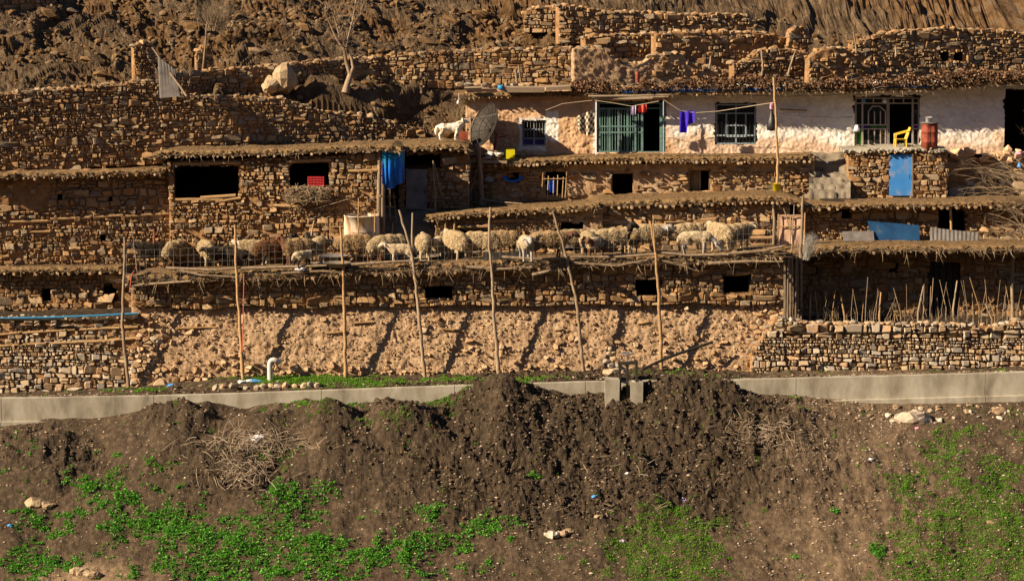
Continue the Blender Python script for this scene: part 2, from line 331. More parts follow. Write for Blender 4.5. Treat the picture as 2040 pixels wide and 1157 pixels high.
def sheep_mesh(pose, lamb=False):
    b = MB(); k = .72 if lamb else 1.0
    ell(b, (-.27, 0, .53), (.27*k, .20*k, .215*k)); ell(b, (0, 0, .535), (.36, .215*k, .23*k)); ell(b, (.26, 0, .535), (.23, .185*k, .215*k))
    if not lamb: ell(b, (-.50, 0, .47), (.12, .14, .16))
    else: b.tube([(-.42, 0, .55), (-.5, 0, .48), (-.52, 0, .36)], [.05, .045, .03], 8)
    if pose == 'up': nk = [(.33, 0, .58), (.46, 0, .74), (.52, 0, .84)]; hd = [(.48, 0, .86), (.58, 0, .86), (.68, 0, .80), (.74, 0, .765)]
    elif pose == 'level': nk = [(.33, 0, .57), (.50, 0, .62), (.60, 0, .66)]; hd = [(.56, 0, .68), (.66, 0, .68), (.76, 0, .615), (.82, 0, .575)]
    elif pose == 'turn': nk = [(.33, 0, .58), (.45, -.03, .70), (.50, -.08, .77)]; hd = [(.48, -.05, .80), (.53, -.14, .80), (.57, -.23, .74), (.58, -.29, .70)]
    else: nk = [(.33, 0, .54), (.52, 0, .43), (.60, 0, .33)]; hd = [(.58, 0, .36), (.64, 0, .30), (.71, 0, .19), (.74, 0, .12)]
    b.tube(nk, [.15*k, .115*k, .095*k], 10); b.tube(hd, [.075, .088, .062, .042], 10)
    h0, h1 = Vector(hd[0]), Vector(hd[1]); f = (Vector(hd[2])-h0).normalized(); s = f.cross(Vector((0, 0, 1))).normalized()
    for sg in (-1, 1):
        q = h0+s*.06*sg; b.tube([q, q+s*.10*sg+Vector((0, 0, -.02)), q+s*.15*sg+Vector((0, 0, -.09))], [.028, .034, .014], 7)
    r_ = .85 if not lamb else .95
    for sg in (-1, 1):
        j = rnd.uniform(-.05, .05)
        b.tube([(.24, .10*sg, .5), (.25+j*.3, .105*sg, .34), (.26+j, .105*sg, .20), (.25+j*1.2, .105*sg, .05), (.27+j*1.2, .105*sg, 0)], [.085*r_, .06*r_, .04*r_, .032, .04], 8)
        j = rnd.uniform(-.06, .06)
        b.tube([(-.28, .11*sg, .5), (-.25+j*.3, .12*sg, .36), (-.37+j, .115*sg, .22), (-.33+j, .115*sg, .05), (-.31+j, .115*sg, 0)], [.12*r_, .085*r_, .045*r_, .033, .04], 8)
    me = remeshed(b, .022, 'sheep'); me.materials.append(M['hide'])
    # fleece: a shell over the trunk and hanging locks
    n = len(me.vertices); co_ = np.empty(n*3, np.float32); me.vertices.foreach_get('co', co_); co_ = co_.reshape(-1, 3)
    no_ = np.empty(n*3, np.float32); me.vertices.foreach_get('normal', no_); no_ = no_.reshape(-1, 3)
    zlo = .36 if lamb else .33
    trunk = (co_[:, 0] < .42) & (co_[:, 2] > zlo)
    if pose in ('up', 'turn'): trunk &= ~((co_[:, 0] > .40) | (co_[:, 2] > .79))
    m = MB(); pf = []
    for p in me.polygons:
        if all(trunk[i] for i in p.vertices): pf.append(tuple(p.vertices))
    lump = np.array([mn.noise(Vector(c)*9)*.016+mn.noise(Vector(c)*22)*.008 for c in co_])
    sh = co_+no_*(.018+lump)[:, None]*(1 if not lamb else .6)
    used = sorted(set(i for f in pf for i in f)); ix = {v: i for i, v in enumerate(used)}
    m.add([tuple(sh[i]) for i in used], [tuple(ix[i] for i in f) for f in pf], True)
    for k_ in range(3200 if not lamb else 1800):
        f = pf[int(rnd.random()*len(pf))]; i = f[0]; c = Vector(sh[i])+Vector((rnd.gauss(0, .01), rnd.gauss(0, .01), 0)); nn = Vector(no_[i])
        L = rnd.uniform(.035, .085)*(1 if not lamb else .5); d = (nn*.55+Vector((rnd.gauss(0, .25), rnd.gauss(0, .25), -.75))).normalized()*L
        sd_ = d.cross(nn+Vector((.01, .02, 0))).normalized()*rnd.uniform(.008, .016)
        c = c-nn*.004; m.add([c-sd_, c+sd_, c+d*.6+sd_*.6+nn*.01, c+d], [(0, 1, 2, 3)])
    fm = bpy.data.meshes.new('fleece'); fm.from_pydata(m.v, [], m.f); fm.polygons.foreach_set('use_smooth', m.sm); fm.materials.append(M['fleece'])
    return me, fm
SHEEP = {k: sheep_mesh(k) for k in ('up', 'level', 'down', 'turn')}
SHEEP['lamb'] = sheep_mesh('level', True); SHEEP['lambdown'] = sheep_mesh('down', True)
def dog_mesh():
    b = MB()
    ell(b, (.16, 0, .50), (.27, .165, .20)); ell(b, (-.10, 0, .51), (.36, .145, .165)); ell(b, (-.34, 0, .51), (.18, .145, .17))
    b.tube([(.28, 0, .58), (.42, 0, .68), (.50, 0, .73)], [.165, .13, .105], 10)
    b.tube([(.46, 0, .76), (.55, 0, .755), (.65, 0, .715), (.745, 0, .695)], [.095, .10, .062, .042], 10)
    for s in (-1, 1):
        b.tube([(.47, .07*s, .84), (.45, .11*s, .85), (.46, .13*s, .79)], [.035, .03, .012], 6)
        b.tube([(.22, .09*s, .48), (.23, .1*s, .33), (.21+.05*s, .1*s, .19), (.21+.06*s, .1*s, .035), (.26+.06*s, .1*s, .02)], [.10, .065, .047, .038, .044], 8)
        b.tube([(-.36, .09*s, .50), (-.31+.04*s, .1*s, .35), (-.45+.04*s, .1*s, .22), (-.41+.04*s, .1*s, .035), (-.36+.04*s, .1*s, .02)], [.145, .10, .05, .039, .046], 8)
    b.tube([(-.46, 0, .58), (-.57, 0, .52), (-.62, 0, .36), (-.60, 0, .2)], [.06, .07, .075, .03], 8)
    me = remeshed(b, .02, 'dog'); me.materials.append(M['dogcoat']); return me
DOG = dog_mesh()
# ---------------------------------------------------------------- scattering helpers
def rot_mats(n, tilt=.6):
    a = NR.uniform(0, 6.283, n); b = NR.normal(0, tilt, n); ca, sa, cb, sb = np.cos(a), np.sin(a), np.cos(b), np.sin(b)
    z = np.zeros(n); o = np.ones(n)
    Rz = np.stack([ca, -sa, z, sa, ca, z, z, z, o], -1).reshape(n, 3, 3); Rx = np.stack([o, z, z, z, cb, -sb, z, sb, cb], -1).reshape(n, 3, 3)
    return Rz @ Rx
OCT = (np.array([(1,0,0),(-1,0,0),(0,1,0),(0,-1,0),(0,0,1),(0,0,-1)], float), np.array([(0,2,4),(2,1,4),(1,3,4),(3,0,4),(2,0,5),(1,2,5),(3,1,5),(0,3,5)]))
ICN = (np.array(ICO[0]), np.array(ICO[1]))
def scatter_rocks(name, cen, r, mat, sq=(1.2, 1, .65), jit=.28, base=ICN, tilt=.5, parent=None):
    n = len(cen); V0, F0 = base; k = len(V0)
    V = V0[None]*np.array(sq)*(1+NR.uniform(-jit, jit, (n, k, 1)))*np.asarray(r)[:, None, None]
    V = np.einsum('nij,nkj->nki', rot_mats(n, tilt), V)+np.asarray(cen)[:, None]
    F = F0[None]+(np.arange(n)*k)[:, None, None]
    me = fast_mesh(name, V.reshape(-1, 3), F.reshape(-1, 3), False); return link_mesh(name, me, M[mat], parent)
def scatter_leaves(name, cen, d, wdt, mat, parent=None):
    """cen (n,3) base point, d (n,3) leaf vector, wdt (n)"""
    n = len(cen); s = np.cross(d, NR.normal(0, 1, (n, 3))+np.array([0, 0, .6])); s /= np.linalg.norm(s, axis=1)[:, None]+1e-9; s *= np.asarray(wdt)[:, None]
    V = np.stack([cen, cen+d*.55+s, cen+d, cen+d*.55-s], 1).reshape(-1, 3)
    me = fast_mesh(name, V, np.arange(n*4).reshape(-1, 4), False); return link_mesh(name, me, M[mat], parent)
def stick(label, pts, r0, r1, mat='wood', name='pole', cat='pole', group=None, n=7, wob=.02):
    p0 = [Vector(p) for p in pts]; q = []
    for i in range(len(p0)-1):
        k = max(1, int((p0[i+1]-p0[i]).length/.25))
        for j in range(k): q.append(p0[i].lerp(p0[i+1], j/k)+Vector((rnd.uniform(-wob, wob), rnd.uniform(-wob, wob), 0))*(i+j > 0))
    q.append(p0[-1]); N_ = len(q)
    m = MB(); m.tube(q, [lerp(r0, r1, i/(N_-1))*rnd.uniform(.9, 1.12) for i in range(N_)], n)
    o = m.build(name, M[mat], None, pts[0]); return tag(o, label, cat, group)
def branchy(b, p, d, L, r, depth, spread=.5, up=.15):
    if depth == 0 or r < .0015: return
    k = 4; pts = [p]; q = p.copy(); dd = d.normalized()
    for i in range(k):
        dd = (dd+Vector((rnd.gauss(0, .13), rnd.gauss(0, .13), rnd.gauss(up*.3, .1)))).normalized(); q = q+dd*L/k; pts.append(q.copy())
    b.tube(pts, [lerp(r, r*.55, i/k) for i in range(k+1)], 5 if r > .015 else 3, cap=False)
    for i in range(rnd.choice((2, 3, 3))):
        t = rnd.randint(1, k); e = (dd+Vector((rnd.gauss(0, spread), rnd.gauss(0, spread), rnd.gauss(up, spread*.6)))).normalized()
        branchy(b, pts[t], e, L*rnd.uniform(.55, .8), r*.55*lerp(1, .75, t/k), depth-1, spread, up)

# ---------------------------------------------------------------- masonry
class Plane:
    def __init__(s, bl, br, batter=0.0):
        s.O = P(*bl); q = P(*br); d = q-s.O; d.z = 0; s.W = d.length
        s.U = d.normalized(); n0 = Vector((s.U.y, -s.U.x, 0))
        s.V = Vector((0,0,1))*math.cos(batter) - n0*math.sin(batter)
        s.N = n0*math.cos(batter) + Vector((0,0,1))*math.sin(batter)
    def uv(s, px, py):
        d = ray(px, py); t = (s.O-CAM).dot(s.N)/d.dot(s.N); q = CAM+d*t-s.O
        return q.dot(s.U), q.dot(s.V)
    def pt(s, u, v, n=0): return s.O + s.U*u + s.V*v + s.N*n
    def px(s, px, py, n=0): u, v = s.uv(px, py); return s.pt(u, v, n)
def clip(poly, a, b, c):
    out = []; n = len(poly)
    p = poly[-1]; dp = a*p[0]+b*p[1]-c
    for q in poly:
        dq = a*q[0]+b*q[1]-c
        if (dp <= 0) != (dq <= 0):
            t = dp/(dp-dq); out.append((p[0]+(q[0]-p[0])*t, p[1]+(q[1]-p[1])*t))
        if dq <= 0: out.append(q)
        p, dp = q, dq
    return out
def stone_cells(u0, u1, v0, v1, size, asp, r):
    rows = []; v = v0
    while v < v1+size:
        h = size*r.uniform(.5, 1.65); row = []; u = u0-r.random()*size
        ph = r.uniform(0, 6); am = h*.25
        while u < u1+size*2:
            wd = h*asp*r.uniform(.6, 1.7)*(1 if r.random() > .12 else 1.6)
            if r.random() > .1: row.append((u+wd/2, v+h/2+am*math.sin(ph+u*1.1)+r.uniform(-.42, .42)*h, h))
            u += wd
        rows.append(row); v += h
    cells = []; k = asp*.85
    for ri, row in enumerate(rows):
        nb = [rows[j] for j in range(max(0, ri-2), min(len(rows), ri+3))]
        ptr = [0]*len(nb)
        for ci, (su, sv, h) in enumerate(row):
            x, y = su/k, sv; B = h*2.6
            poly = [(x-B, y-B), (x+B, y-B), (x+B, y+B), (x-B, y+B)]
            cand = []
            for ji, rr in enumerate(nb):
                i = ptr[ji]
                while i < len(rr) and rr[i][0] < su-B*k: i += 1
                ptr[ji] = i
                while i < len(rr) and rr[i][0] < su+B*k:
                    nx, ny = rr[i][0]/k, rr[i][1]
                    if not (nx == x and ny == y): cand.append(((nx-x)**2+(ny-y)**2, nx, ny))
                    i += 1
            cand.sort()
            for d2, nx, ny in cand[:14]:
                a, b = nx-x, ny-y
                poly = clip(poly, a, b, (nx*nx+ny*ny-x*x-y*y)/2)
                if len(poly) < 3: break
            if len(poly) >= 3: cells.append(([(p[0]*k, p[1]) for p in poly], h))
    return cells
def course_cells(u0, u1, v0, v1, size, asp, r):
    cells = []; v = v0-.02; pa = [(r.uniform(.5, 1.6), r.uniform(0, 6), r.uniform(1.8, 4), r.uniform(0, 6))]
    def f(k, vv, h, u): p = pa[k]; return vv+h*(.30*math.sin(p[0]*u+p[1])+.20*math.sin(p[2]*u+p[3]))
    k = 0; hprev = size
    while v < v1+size:
        h = size*r.choice((.5, .65, .8, .9, 1.0, 1.1, 1.3, 1.6)); pa.append((r.uniform(.5, 1.6), r.uniform(0, 6), r.uniform(1.8, 4), r.uniform(0, 6)))
        u = u0-r.random()*size*2
        while u < u1+size:
            wd = max(.07, h*asp*r.choice((.45, .6, .8, 1, 1.2, 1.5, 2.0))*r.uniform(.8, 1.2)); a, b = u, u+wd; j = h*.16
            fl = lambda x: f(k, v, hprev, x); ft = lambda x: f(k+1, v+h, h, x)
            def g(x, y): return (x+r.uniform(-j, j), y+r.uniform(-j, j))
            if h > size*.95 and r.random() < .3:
                q = r.uniform(.35, .65); mid = lambda x: fl(x)*(1-q)+ft(x)*q
                cells.append(([g(a, fl(a)), g((a+b)/2, fl((a+b)/2)), g(b, fl(b)), g(b, mid(b)), g((a+b)/2, mid((a+b)/2)), g(a, mid(a))], h/2))
                cells.append(([g(a, mid(a)), g((a+b)/2, mid((a+b)/2)), g(b, mid(b)), g(b, ft(b)), g((a+b)/2, ft((a+b)/2)), g(a, ft(a))], h/2))
            else:
                cells.append(([g(a, fl(a)), g((a+b)/2, fl((a+b)/2)), g(b, fl(b)), g(b, ft(b)), g((a+b)/2, ft((a+b)/2)), g(a, ft(a))], h))
            u += wd
        v += h; k += 1; hprev = h
    return cells
def wall(parent, bl, br, top, bot=None, batter=0.0, holes=(), size=.15, asp=1.55, core='mud', stone='stone', thick=.5, level=None, cap=300,
         proud=(.015, .06), seed=1, res=.07, name='wall', gap=.012, rough=.03, wash=None, top_jag=.05, tunnel=1.5, back=True, caps_=0, style='course', stone_name='stone'):
    r = random.Random(seed); pl = Plane(bl, br, batter)
    bot = bot or [(bl[0], bl[1]), (br[0], br[1])]
    tuv = sorted(pl.uv(*q) for q in top); buv = sorted(pl.uv(*q) for q in bot)
    vtop = interp(tuv); vbot = interp(buv)
    u0, u1 = min(tuv[0][0], buv[0][0]), max(tuv[-1][0], buv[-1][0])
    hs = []
    for h in holes:
        a = pl.uv(h[0], h[3]); b = pl.uv(h[2], h[1]); hs.append((a[0], a[1], b[0], b[1]))
    nu = max(4, int((u1-u0)/res)); mv = max(3, int(max(vtop(np.linspace(u0, u1, 30))-vbot(np.linspace(u0, u1, 30)))/res))
    us = np.linspace(u0, u1, nu+1)
    for h in hs:
        for e in (h[0], h[2]):
            us[np.argmin(abs(us-e))] = e
    us = np.sort(us)
    t = np.linspace(0, 1, mv+1)
    jag = fbm(us*2.2, us*0, 3, seed)*top_jag
    vt = vtop(us)+jag; vb = vbot(us)
    Ug = np.repeat(us[:, None], mv+1, 1); Vg = vb[:, None] + (vt-vb)[:, None]*t[None]
    n = fbm(Ug*3.1, Vg*3.1, 4, seed+3)*rough*1.2 + fbm(Ug*11, Vg*11, 2, seed+9)*rough*.7
    wx = pl.O.x+pl.U.x*Ug+pl.V.x*Vg; wy = pl.O.y+pl.U.y*Ug+pl.V.y*Vg; wz = pl.O.z+pl.U.z*Ug+pl.V.z*Vg
    pxg, pyg = proj(wx, wy, wz)
    lev = None
    if level is not None:
        lev = np.clip(level(pxg, pyg)+fbm(Ug*1.3, Vg*1.3, 3, seed+5)*.35, 0, 1.2)
        n = n + lev*.05 + lev*(fbm(Ug*3.5, Vg*4.5, 3, seed+6, .6)*.03+(np.abs(fbm(Ug*8, Vg*10, 4, seed+8, .7))-.25)*.085)
    n = n - .04
    # two extra rows: top back and bottom back
    Ug = np.concatenate([Ug, us[:, None], us[:, None]], 1); Vg = np.concatenate([Vg, vt[:, None]+fbm(us*4, us*0+3, 3, seed)[:, None]*.04, vb[:, None]], 1)
    n = np.concatenate([n, np.full((len(us), 2), -thick)], 1)
    O = np.array(pl.O); U = np.array(pl.U); V = np.array(pl.V); Nn = np.array(pl.N)
    Wd = O + Ug[..., None]*U + Vg[..., None]*V + n[..., None]*Nn
    m2 = mv+3; Q = quads(len(us), m2)[:, ::-1]
    uc = (Ug[:-1, :-1]+Ug[1:, 1:])/2; vc = (Vg[:-1, :-1]+Vg[1:, 1:])/2
    keep = np.ones(uc.shape, bool)
    for h in hs: keep &= ~((uc > h[0]) & (uc < h[2]) & (vc > h[1]) & (vc < h[3]))
    keep[:, mv+1:] = back
    for h in hs: keep[:, mv+1] &= ~((us[:-1] < h[2]+.55) & (us[1:] > h[0]-.55))
    Q = Q[keep.ravel()]
    # end caps
    caps = []
    for i in (0, len(us)-1):
        for j in range(mv):
            pass
    Vv = Wd.reshape(-1, 3) - np.array(WL[parent.name])
    nv = len(Vv); extra = []; eq = []
    for i, fl in ((0, 0), (len(us)-1, 1)):
        base = nv+len(extra)
        for j in range(mv+1):
            extra.append(Vv[i*m2+j] - (n[i, j]+thick)*Nn)
        for j in range(mv):
            a, b, c, d = i*m2+j, i*m2+j+1, base+j+1, base+j
            eq.append((a, b, c, d) if not fl else (d, c, b, a))
    Vv = np.concatenate([Vv, np.array(extra)]); Q = np.concatenate([Q, np.array(eq)])
    me = fast_mesh(name, Vv, Q)
    if wash is not None:
        a = np.zeros(len(Vv)); aa = np.zeros((len(us), m2)); ww = wash(pxg, pyg)
        aa[:, :mv+1] = ww; aa[:, mv+1:] = ww[:, -1:]; a[:nv] = aa.ravel(); fattr(me, 'wash', a)
    W = link_mesh(name, me, M[core] if isinstance(core, str) else core, parent)
    # openings: a reveal and the dark room behind it
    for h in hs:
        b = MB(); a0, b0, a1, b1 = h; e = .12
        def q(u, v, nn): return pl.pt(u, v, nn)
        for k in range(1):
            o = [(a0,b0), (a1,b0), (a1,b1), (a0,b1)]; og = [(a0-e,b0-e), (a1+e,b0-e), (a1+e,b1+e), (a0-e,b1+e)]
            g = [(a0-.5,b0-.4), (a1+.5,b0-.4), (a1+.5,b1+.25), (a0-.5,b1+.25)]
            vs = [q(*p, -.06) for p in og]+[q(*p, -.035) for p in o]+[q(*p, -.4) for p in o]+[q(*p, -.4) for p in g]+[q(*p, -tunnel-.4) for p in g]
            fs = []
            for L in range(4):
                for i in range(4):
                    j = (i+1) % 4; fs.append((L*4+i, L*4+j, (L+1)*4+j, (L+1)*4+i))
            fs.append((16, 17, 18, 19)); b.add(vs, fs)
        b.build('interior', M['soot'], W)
    # stones
    if size:
        st = []
        for poly, hh in (course_cells if style == 'course' else stone_cells)(u0, u1, float(vb.min()), float(vt.max())+.05, size, asp, r):
            cu = sum(p[0] for p in poly)/len(poly); cv = sum(p[1] for p in poly)/len(poly)
            if cu < u0-.02 or cu > u1+.02 or cv < vbot(cu)-.03: continue
            tp = vtop(cu)+np.interp(cu, us, jag)+.02
            if cv > tp: continue
            if any(h[0] < cu < h[2] and h[1] < cv < h[3] for h in hs): continue
            L = 0.0
            if level is not None:
                wpt = pl.pt(cu, cv); L = float(np.clip(level(np.array(proj(*wpt)[0]), np.array(proj(*wpt)[1]))+fbm(cu*1.3, cv*1.3, 3, seed+5)*.35, 0, 1.2))
                if r.random() < L*.9-.02: continue
            pp = []
            for (x, y) in poly:
                x = min(max(x, u0-.04), u1+.04); y = min(y, tp+.02)
                for h in hs:
                    if h[0] < x < h[2] and h[1] < y < h[3]:
                        dd = [(x-h[0], 0), (h[2]-x, 1), (y-h[1], 2), (h[3]-y, 3)]; k = min(dd)[1]
                        jj = r.uniform(-.01, .05)
                        if k == 0: x = h[0]+jj
                        elif k == 1: x = h[2]-jj
                        elif k == 2: y = h[1]+jj
                        else: y = h[3]-jj
                pp.append((x, y))
            # cut some corners, inset
            qq = []
            for i, p in enumerate(pp):
                if r.random() < (.35 if style == 'course' else .5):
                    a, c = pp[i-1], pp[(i+1) % len(pp)]; f = r.uniform(.14, .3)
                    qq += [(lerp(p[0], a[0], f), lerp(p[1], a[1], f)), (lerp(p[0], c[0], f), lerp(p[1], c[1], f))]
                else: qq.append(p)
            cu = sum(p[0] for p in qq)/len(qq); cv = sum(p[1] for p in qq)/len(qq)
            area = abs(sum(qq[i-1][0]*qq[i][1]-qq[i][0]*qq[i-1][1] for i in range(len(qq))))/2
            if area < .0016: continue
            inr = max(.03, math.sqrt(area)*.5); s1 = max(.5, 1-(gap+r.uniform(0, .012))/inr)
            hp = r.uniform(*proud)*1.2*(1 if r.random() > .1 else 1.6)+L*.055; tx, ty = r.gauss(0, .27), r.gauss(0, .27)
            nn = len(qq); vs = []
            dj = inr*.06
            for sc, dz in ((s1, -.05), (s1*.985, hp*.55), (s1*r.uniform(.66, .86), hp)):
                for (x, y) in qq:
                    du, dv = (x-cu)*sc+r.uniform(-dj, dj), (y-cv)*sc+r.uniform(-dj, dj)
                    z = dz if dz < 0 else dz+tx*du+ty*dv+r.uniform(-.005, .005)
                    vs.append(pl.U*du+pl.V*dv+pl.N*z)
            fs = [(l*nn+i, l*nn+(i+1) % nn, (l+1)*nn+(i+1) % nn, (l+1)*nn+i) for l in (0, 1) for i in range(nn)]
            fs.append(tuple(range(2*nn, 3*nn)))
            st.append((area, pl.pt(cu, cv), vs, fs))
        st.sort(key=lambda q: -q[0])
        mt = M[stone] if isinstance(stone, str) else stone
        for a, c, vs, fs in st[:cap]:
            me = bpy.data.meshes.new(stone_name); me.from_pydata(vs, [], fs)
            link_mesh(stone_name, me, mt, W, c)
        if len(st) > cap:
            b = MB()
            for a, c, vs, fs in st[cap:]: b.add([c+v for v in vs], fs)
            tag(b.build('small_stones', mt, W), kind='stuff')
    if caps_:
        L_ = 0; u = u0
        while u < u1:
            rr_ = r.uniform(.07, .15)*caps_; m = MB(); c_ = pl.pt(u, float(np.interp(u, us, vt))+rr_*.15, -r.uniform(.02, .3)); m.rock(c_, rr_, .22, (1.5, 1, .65)); m.build('capstone', M[stone], W, c_); u += rr_*r.uniform(1.2, 2.6)
    return W, pl
def timber(parent, pl, a, b, r=.05, n=.03, mat='timber', name='timber'):
    p, q = pl.px(*a, n), pl.px(*b, n); k = max(3, int((q-p).length/.4)); pts = []; rs = []
    for i in range(k+1):
        t = i/k; pts.append(p.lerp(q, t)+Vector((0, rnd.uniform(-.008, .008), rnd.uniform(-.012, .012)*(0 < i < k)))); rs.append(r*rnd.uniform(.85, 1.15))
    m = MB(); m.tube(pts, rs, 7); return m.build(name, M[mat], parent)

# ---------------------------------------------------------------- flat mud roofs on poles
_pole = []
for i in range(6):
    b = MB(); r_ = 1.0; n_ = 7
    b.cm = 0; b.tube([(0, .8, 0), (.03, .4, .02), (0, .0, 0)], [1*.055, .055, .052], n_, cap=False)
    vs = [v for v in b.v[-n_:]]; b.cm = 1; b.add([(0, -.006, 0)]+vs, [(0, 1+j, 1+(j+1) % n_) for j in range(n_)])
    me = bpy.data.meshes.new('roof_pole'); me.from_pydata(b.v, [], b.f); me.polygons.foreach_set('material_index', b.mi); me.polygons.foreach_set('use_smooth', b.sm)
    me.materials.append(M['wood']); me.materials.append(M['logend']); _pole.append(me)
def mud_roof(parent, edge, Yf, depth, thick=.2, spacing=.3, pr=1.0, plen=.12, seed=1, mat='roofmud', brush=40, bl=.5, name='roof', lumps=.05, hang=0, poles=True, drop=0.0):
    """edge: pixels of the front top edge; Yf: its depth (number or [(px, Y)])"""
    r = random.Random(seed); fy = (lambda x: Yf) if not isinstance(Yf, list) else interp(Yf)
    pts = [P(px, py, float(fy(px))) for px, py in edge]
    xs = [p.x for p in pts]; X = np.arange(xs[0], xs[-1], .06)
    z = np.interp(X, xs, [p.z for p in pts]); y = np.interp(X, xs, [p.y for p in pts])
    prof = [(depth, 0), (depth*.75, 0), (depth*.5, 0), (depth*.3, .01), (depth*.17, .01), (.35, .015), (.16, .01), (.05, -.025), (0, -thick*.3), (-.015, -thick*.6), (.01, -thick), (.12, -thick*1.05), (.45, -thick), (depth, -thick)]
    G = np.zeros((len(X), len(prof), 3))
    ef = fbm(X*1.7, X*0, 4, seed)*.09+fbm(X*7, X*0, 2, seed+2)*lumps
    for j, (d, h) in enumerate(prof):
        fr = 1 if d < .2 else (.5 if d < .4 else 0)
        zz = fbm(X*2+j*3.3, X*0+j, 3, seed+4)*.03
        lz = fbm(X*6, X*0+j*1.7, 3, seed+5)*lumps*(1.0 if d < .2 else .25)
        ly = fbm(X*6+9, X*0+j*1.7, 3, seed+6)*lumps*(1.2 if d < .2 else 0)
        if h <= -thick*.99: lz = lz + fbm(X*3, X*0+2, 3, seed+7)*.06*(d < .5)
        G[:, j, 0] = X; G[:, j, 1] = y+d+ef*fr+ly; G[:, j, 2] = z+h+zz+lz - drop*max(d, 0)
    V = G.reshape(-1, 3)-np.array(WL[parent.name]); nq = len(prof); Q = quads(len(X), nq)
    V = np.concatenate([V, V[:nq], V[-nq:]]); n0 = len(X)*nq
    e = np.array([[n0+i, n0+i+1, n0+nq-2-i, n0+nq-1-i] for i in range(nq//2-1)]+[[n0+nq+nq-1-i, n0+nq+nq-2-i, n0+nq+i+1, n0+nq+i] for i in range(nq//2-1)])
    me = fast_mesh(name, V, np.concatenate([Q, e]))
    Rf = link_mesh(name, me, M[mat], parent)
    if poles:
        x = xs[0]+.1
        while x < xs[-1]-.05:
            s_ = pr*r.uniform(.65, 1.25)
            o = link_mesh('roof_pole', r.choice(_pole), None, Rf, (x, float(np.interp(x, X, y+ef))-r.uniform(-.1, 1)*plen, float(np.interp(x, X, z))-thick-.045*s_+r.uniform(-.025, .01)))
            o.scale = (s_, 1, s_); x += spacing*r.uniform(.55, 1.5)
    if brush:
        b = MB()
        for i in range(int((xs[-1]-xs[0])*brush)):
            x = r.uniform(xs[0], xs[-1]); zz = float(np.interp(x, X, z)); yy = float(np.interp(x, X, y+ef))
            c = Vector((x, yy+r.uniform(-.1, .1), zz-thick*r.uniform(.5, 1.1)))
            if r.random() < .75: d = Vector((r.choice((-1, 1))*r.uniform(.3, 1), r.uniform(-.25, .1), r.uniform(-.12, .12)))
            else: d = Vector((r.uniform(-.4, .4), -r.uniform(.3, 1), r.uniform(-.6, .25)))
            l = bl*r.uniform(.15, .9)**1.4; d = d.normalized()*l
            mid = c+d*.5+Vector((r.uniform(-.04, .04), r.uniform(-.03, .03), r.uniform(-.04, .04)))
            b.tube([c, mid, c+d+Vector((0, 0, -hang*r.random()*l))], [r.uniform(.004, .013), .007, .003], 3, cap=False, sm=False)
        tag(b.build('brush_fringe', M['brush'], Rf), kind='stuff')
    n_ = int((xs[-1]-xs[0])*min(depth, 3)*28); gx_ = NR.uniform(xs[0], xs[-1], n_); gd = NR.uniform(0, min(depth, 3.5), n_)
    tag(scatter_rocks('roof_gravel', np.stack([gx_, np.interp(gx_, X, y+ef)+gd, np.interp(gx_, X, z)+.012-drop*gd], -1)-np.array(WL[parent.name]), .008+.03*NR.random(n_)**3, 'clod' if mat == 'roofmud' else mat, (1.2, 1, .6), .3, OCT, .4, Rf), kind='stuff')
    b = MB()
    for i in range(int((xs[-1]-xs[0])*16)):
        x = r.uniform(xs[0], xs[-1]); rr_ = r.uniform(.02, .07)
        b.rock((x, float(np.interp(x, X, y+ef))+r.uniform(-.05, .04), float(np.interp(x, X, z))-thick*r.uniform(.15, 1.15)), rr_, .3, (1.3, 1, .8))
    tag(b.build('edge_clods', M[mat], Rf), kind='stuff')
    return Rf, (X, y+ef, z)

# ---------------------------------------------------------------- hillside behind the village
Y0f = interp([(-700, 4.2), (0, 6.9), (300, 8.8), (560, 10.4), (650, 11.2), (740, 12.2), (850, 13.4), (930, 13.5), (1050, 13.4), (1150, 13.3), (2040, 16.5), (2700, 18.7)])
def px_at(x, y): return CX + FPX*x/((y+88)*1.005)
def hill_base(x, y):
    p_ = px_at(x, y); y0 = Y0f(p_); d = y-y0; sn = .5+.8*sstep(580, 660, p_)*sstep(1000, 930, p_)
    return 9.84 + np.where(d > 0, .55*d, sn*d) - np.where(d > 9, (d-9)*.12, 0)
_wy = interp([(-700, 3.0), (-60, 6.1), (850, 11.9), (862, 9.6), (925, 9.6), (932, 13.5), (2700, 13.5)])
def hill_z(x, y):
    z = hill_base(x, y)
    big = fbm(x*.35, y*.5, 3, 40)*.45
    # bedded rock: every bed stands proud or back by its own amount; dipping beds at the left, near-vertical ones at the right
    p_ = px_at(x, y)
    fold = fbm(x*.22, y*.3, 2, 51)*1.5+fbm(x*1.4, y*1.6, 3, 57)*.09
    w1 = z*.88-x*.47+fold; w2 = z*.2-x*.98+fold*.8
    def beds(w):
        o = 0
        for per, amp, s in ((.85, .6, 3), (.3, .28, 7)):
            k = np.floor(w/per+s*.37); o = o+(_h(k, k*0+s, s)-.5)*amp+(w/per+s*.37-k)*amp*.25
        return o
    m2_ = sstep(1480, 1560, p_)
    calm = 1-.75*sstep(1730, 1790, p_)
    am = sstep(-.22, .2, fbm(x*.3+8, y*.4, 3, 61)+.12)
    am = am*calm
    slab = np.where(m2_ > .5, beds(w2)*.6, beds(w1))*am
    lump = (np.abs(fbm(x*1.1, y*1.4, 4, 63, .65))-.25)*.75 + (np.abs(fbm(x*3.3, y*3.6, 3, 66, .65))-.2)*.22
    lump = lump*(1.05-.75*am)
    z = z+big*.8+slab+lump-.2
    return np.where(y < _wy(px_at(x, y))+.15, np.minimum(z, 2.4), z), am
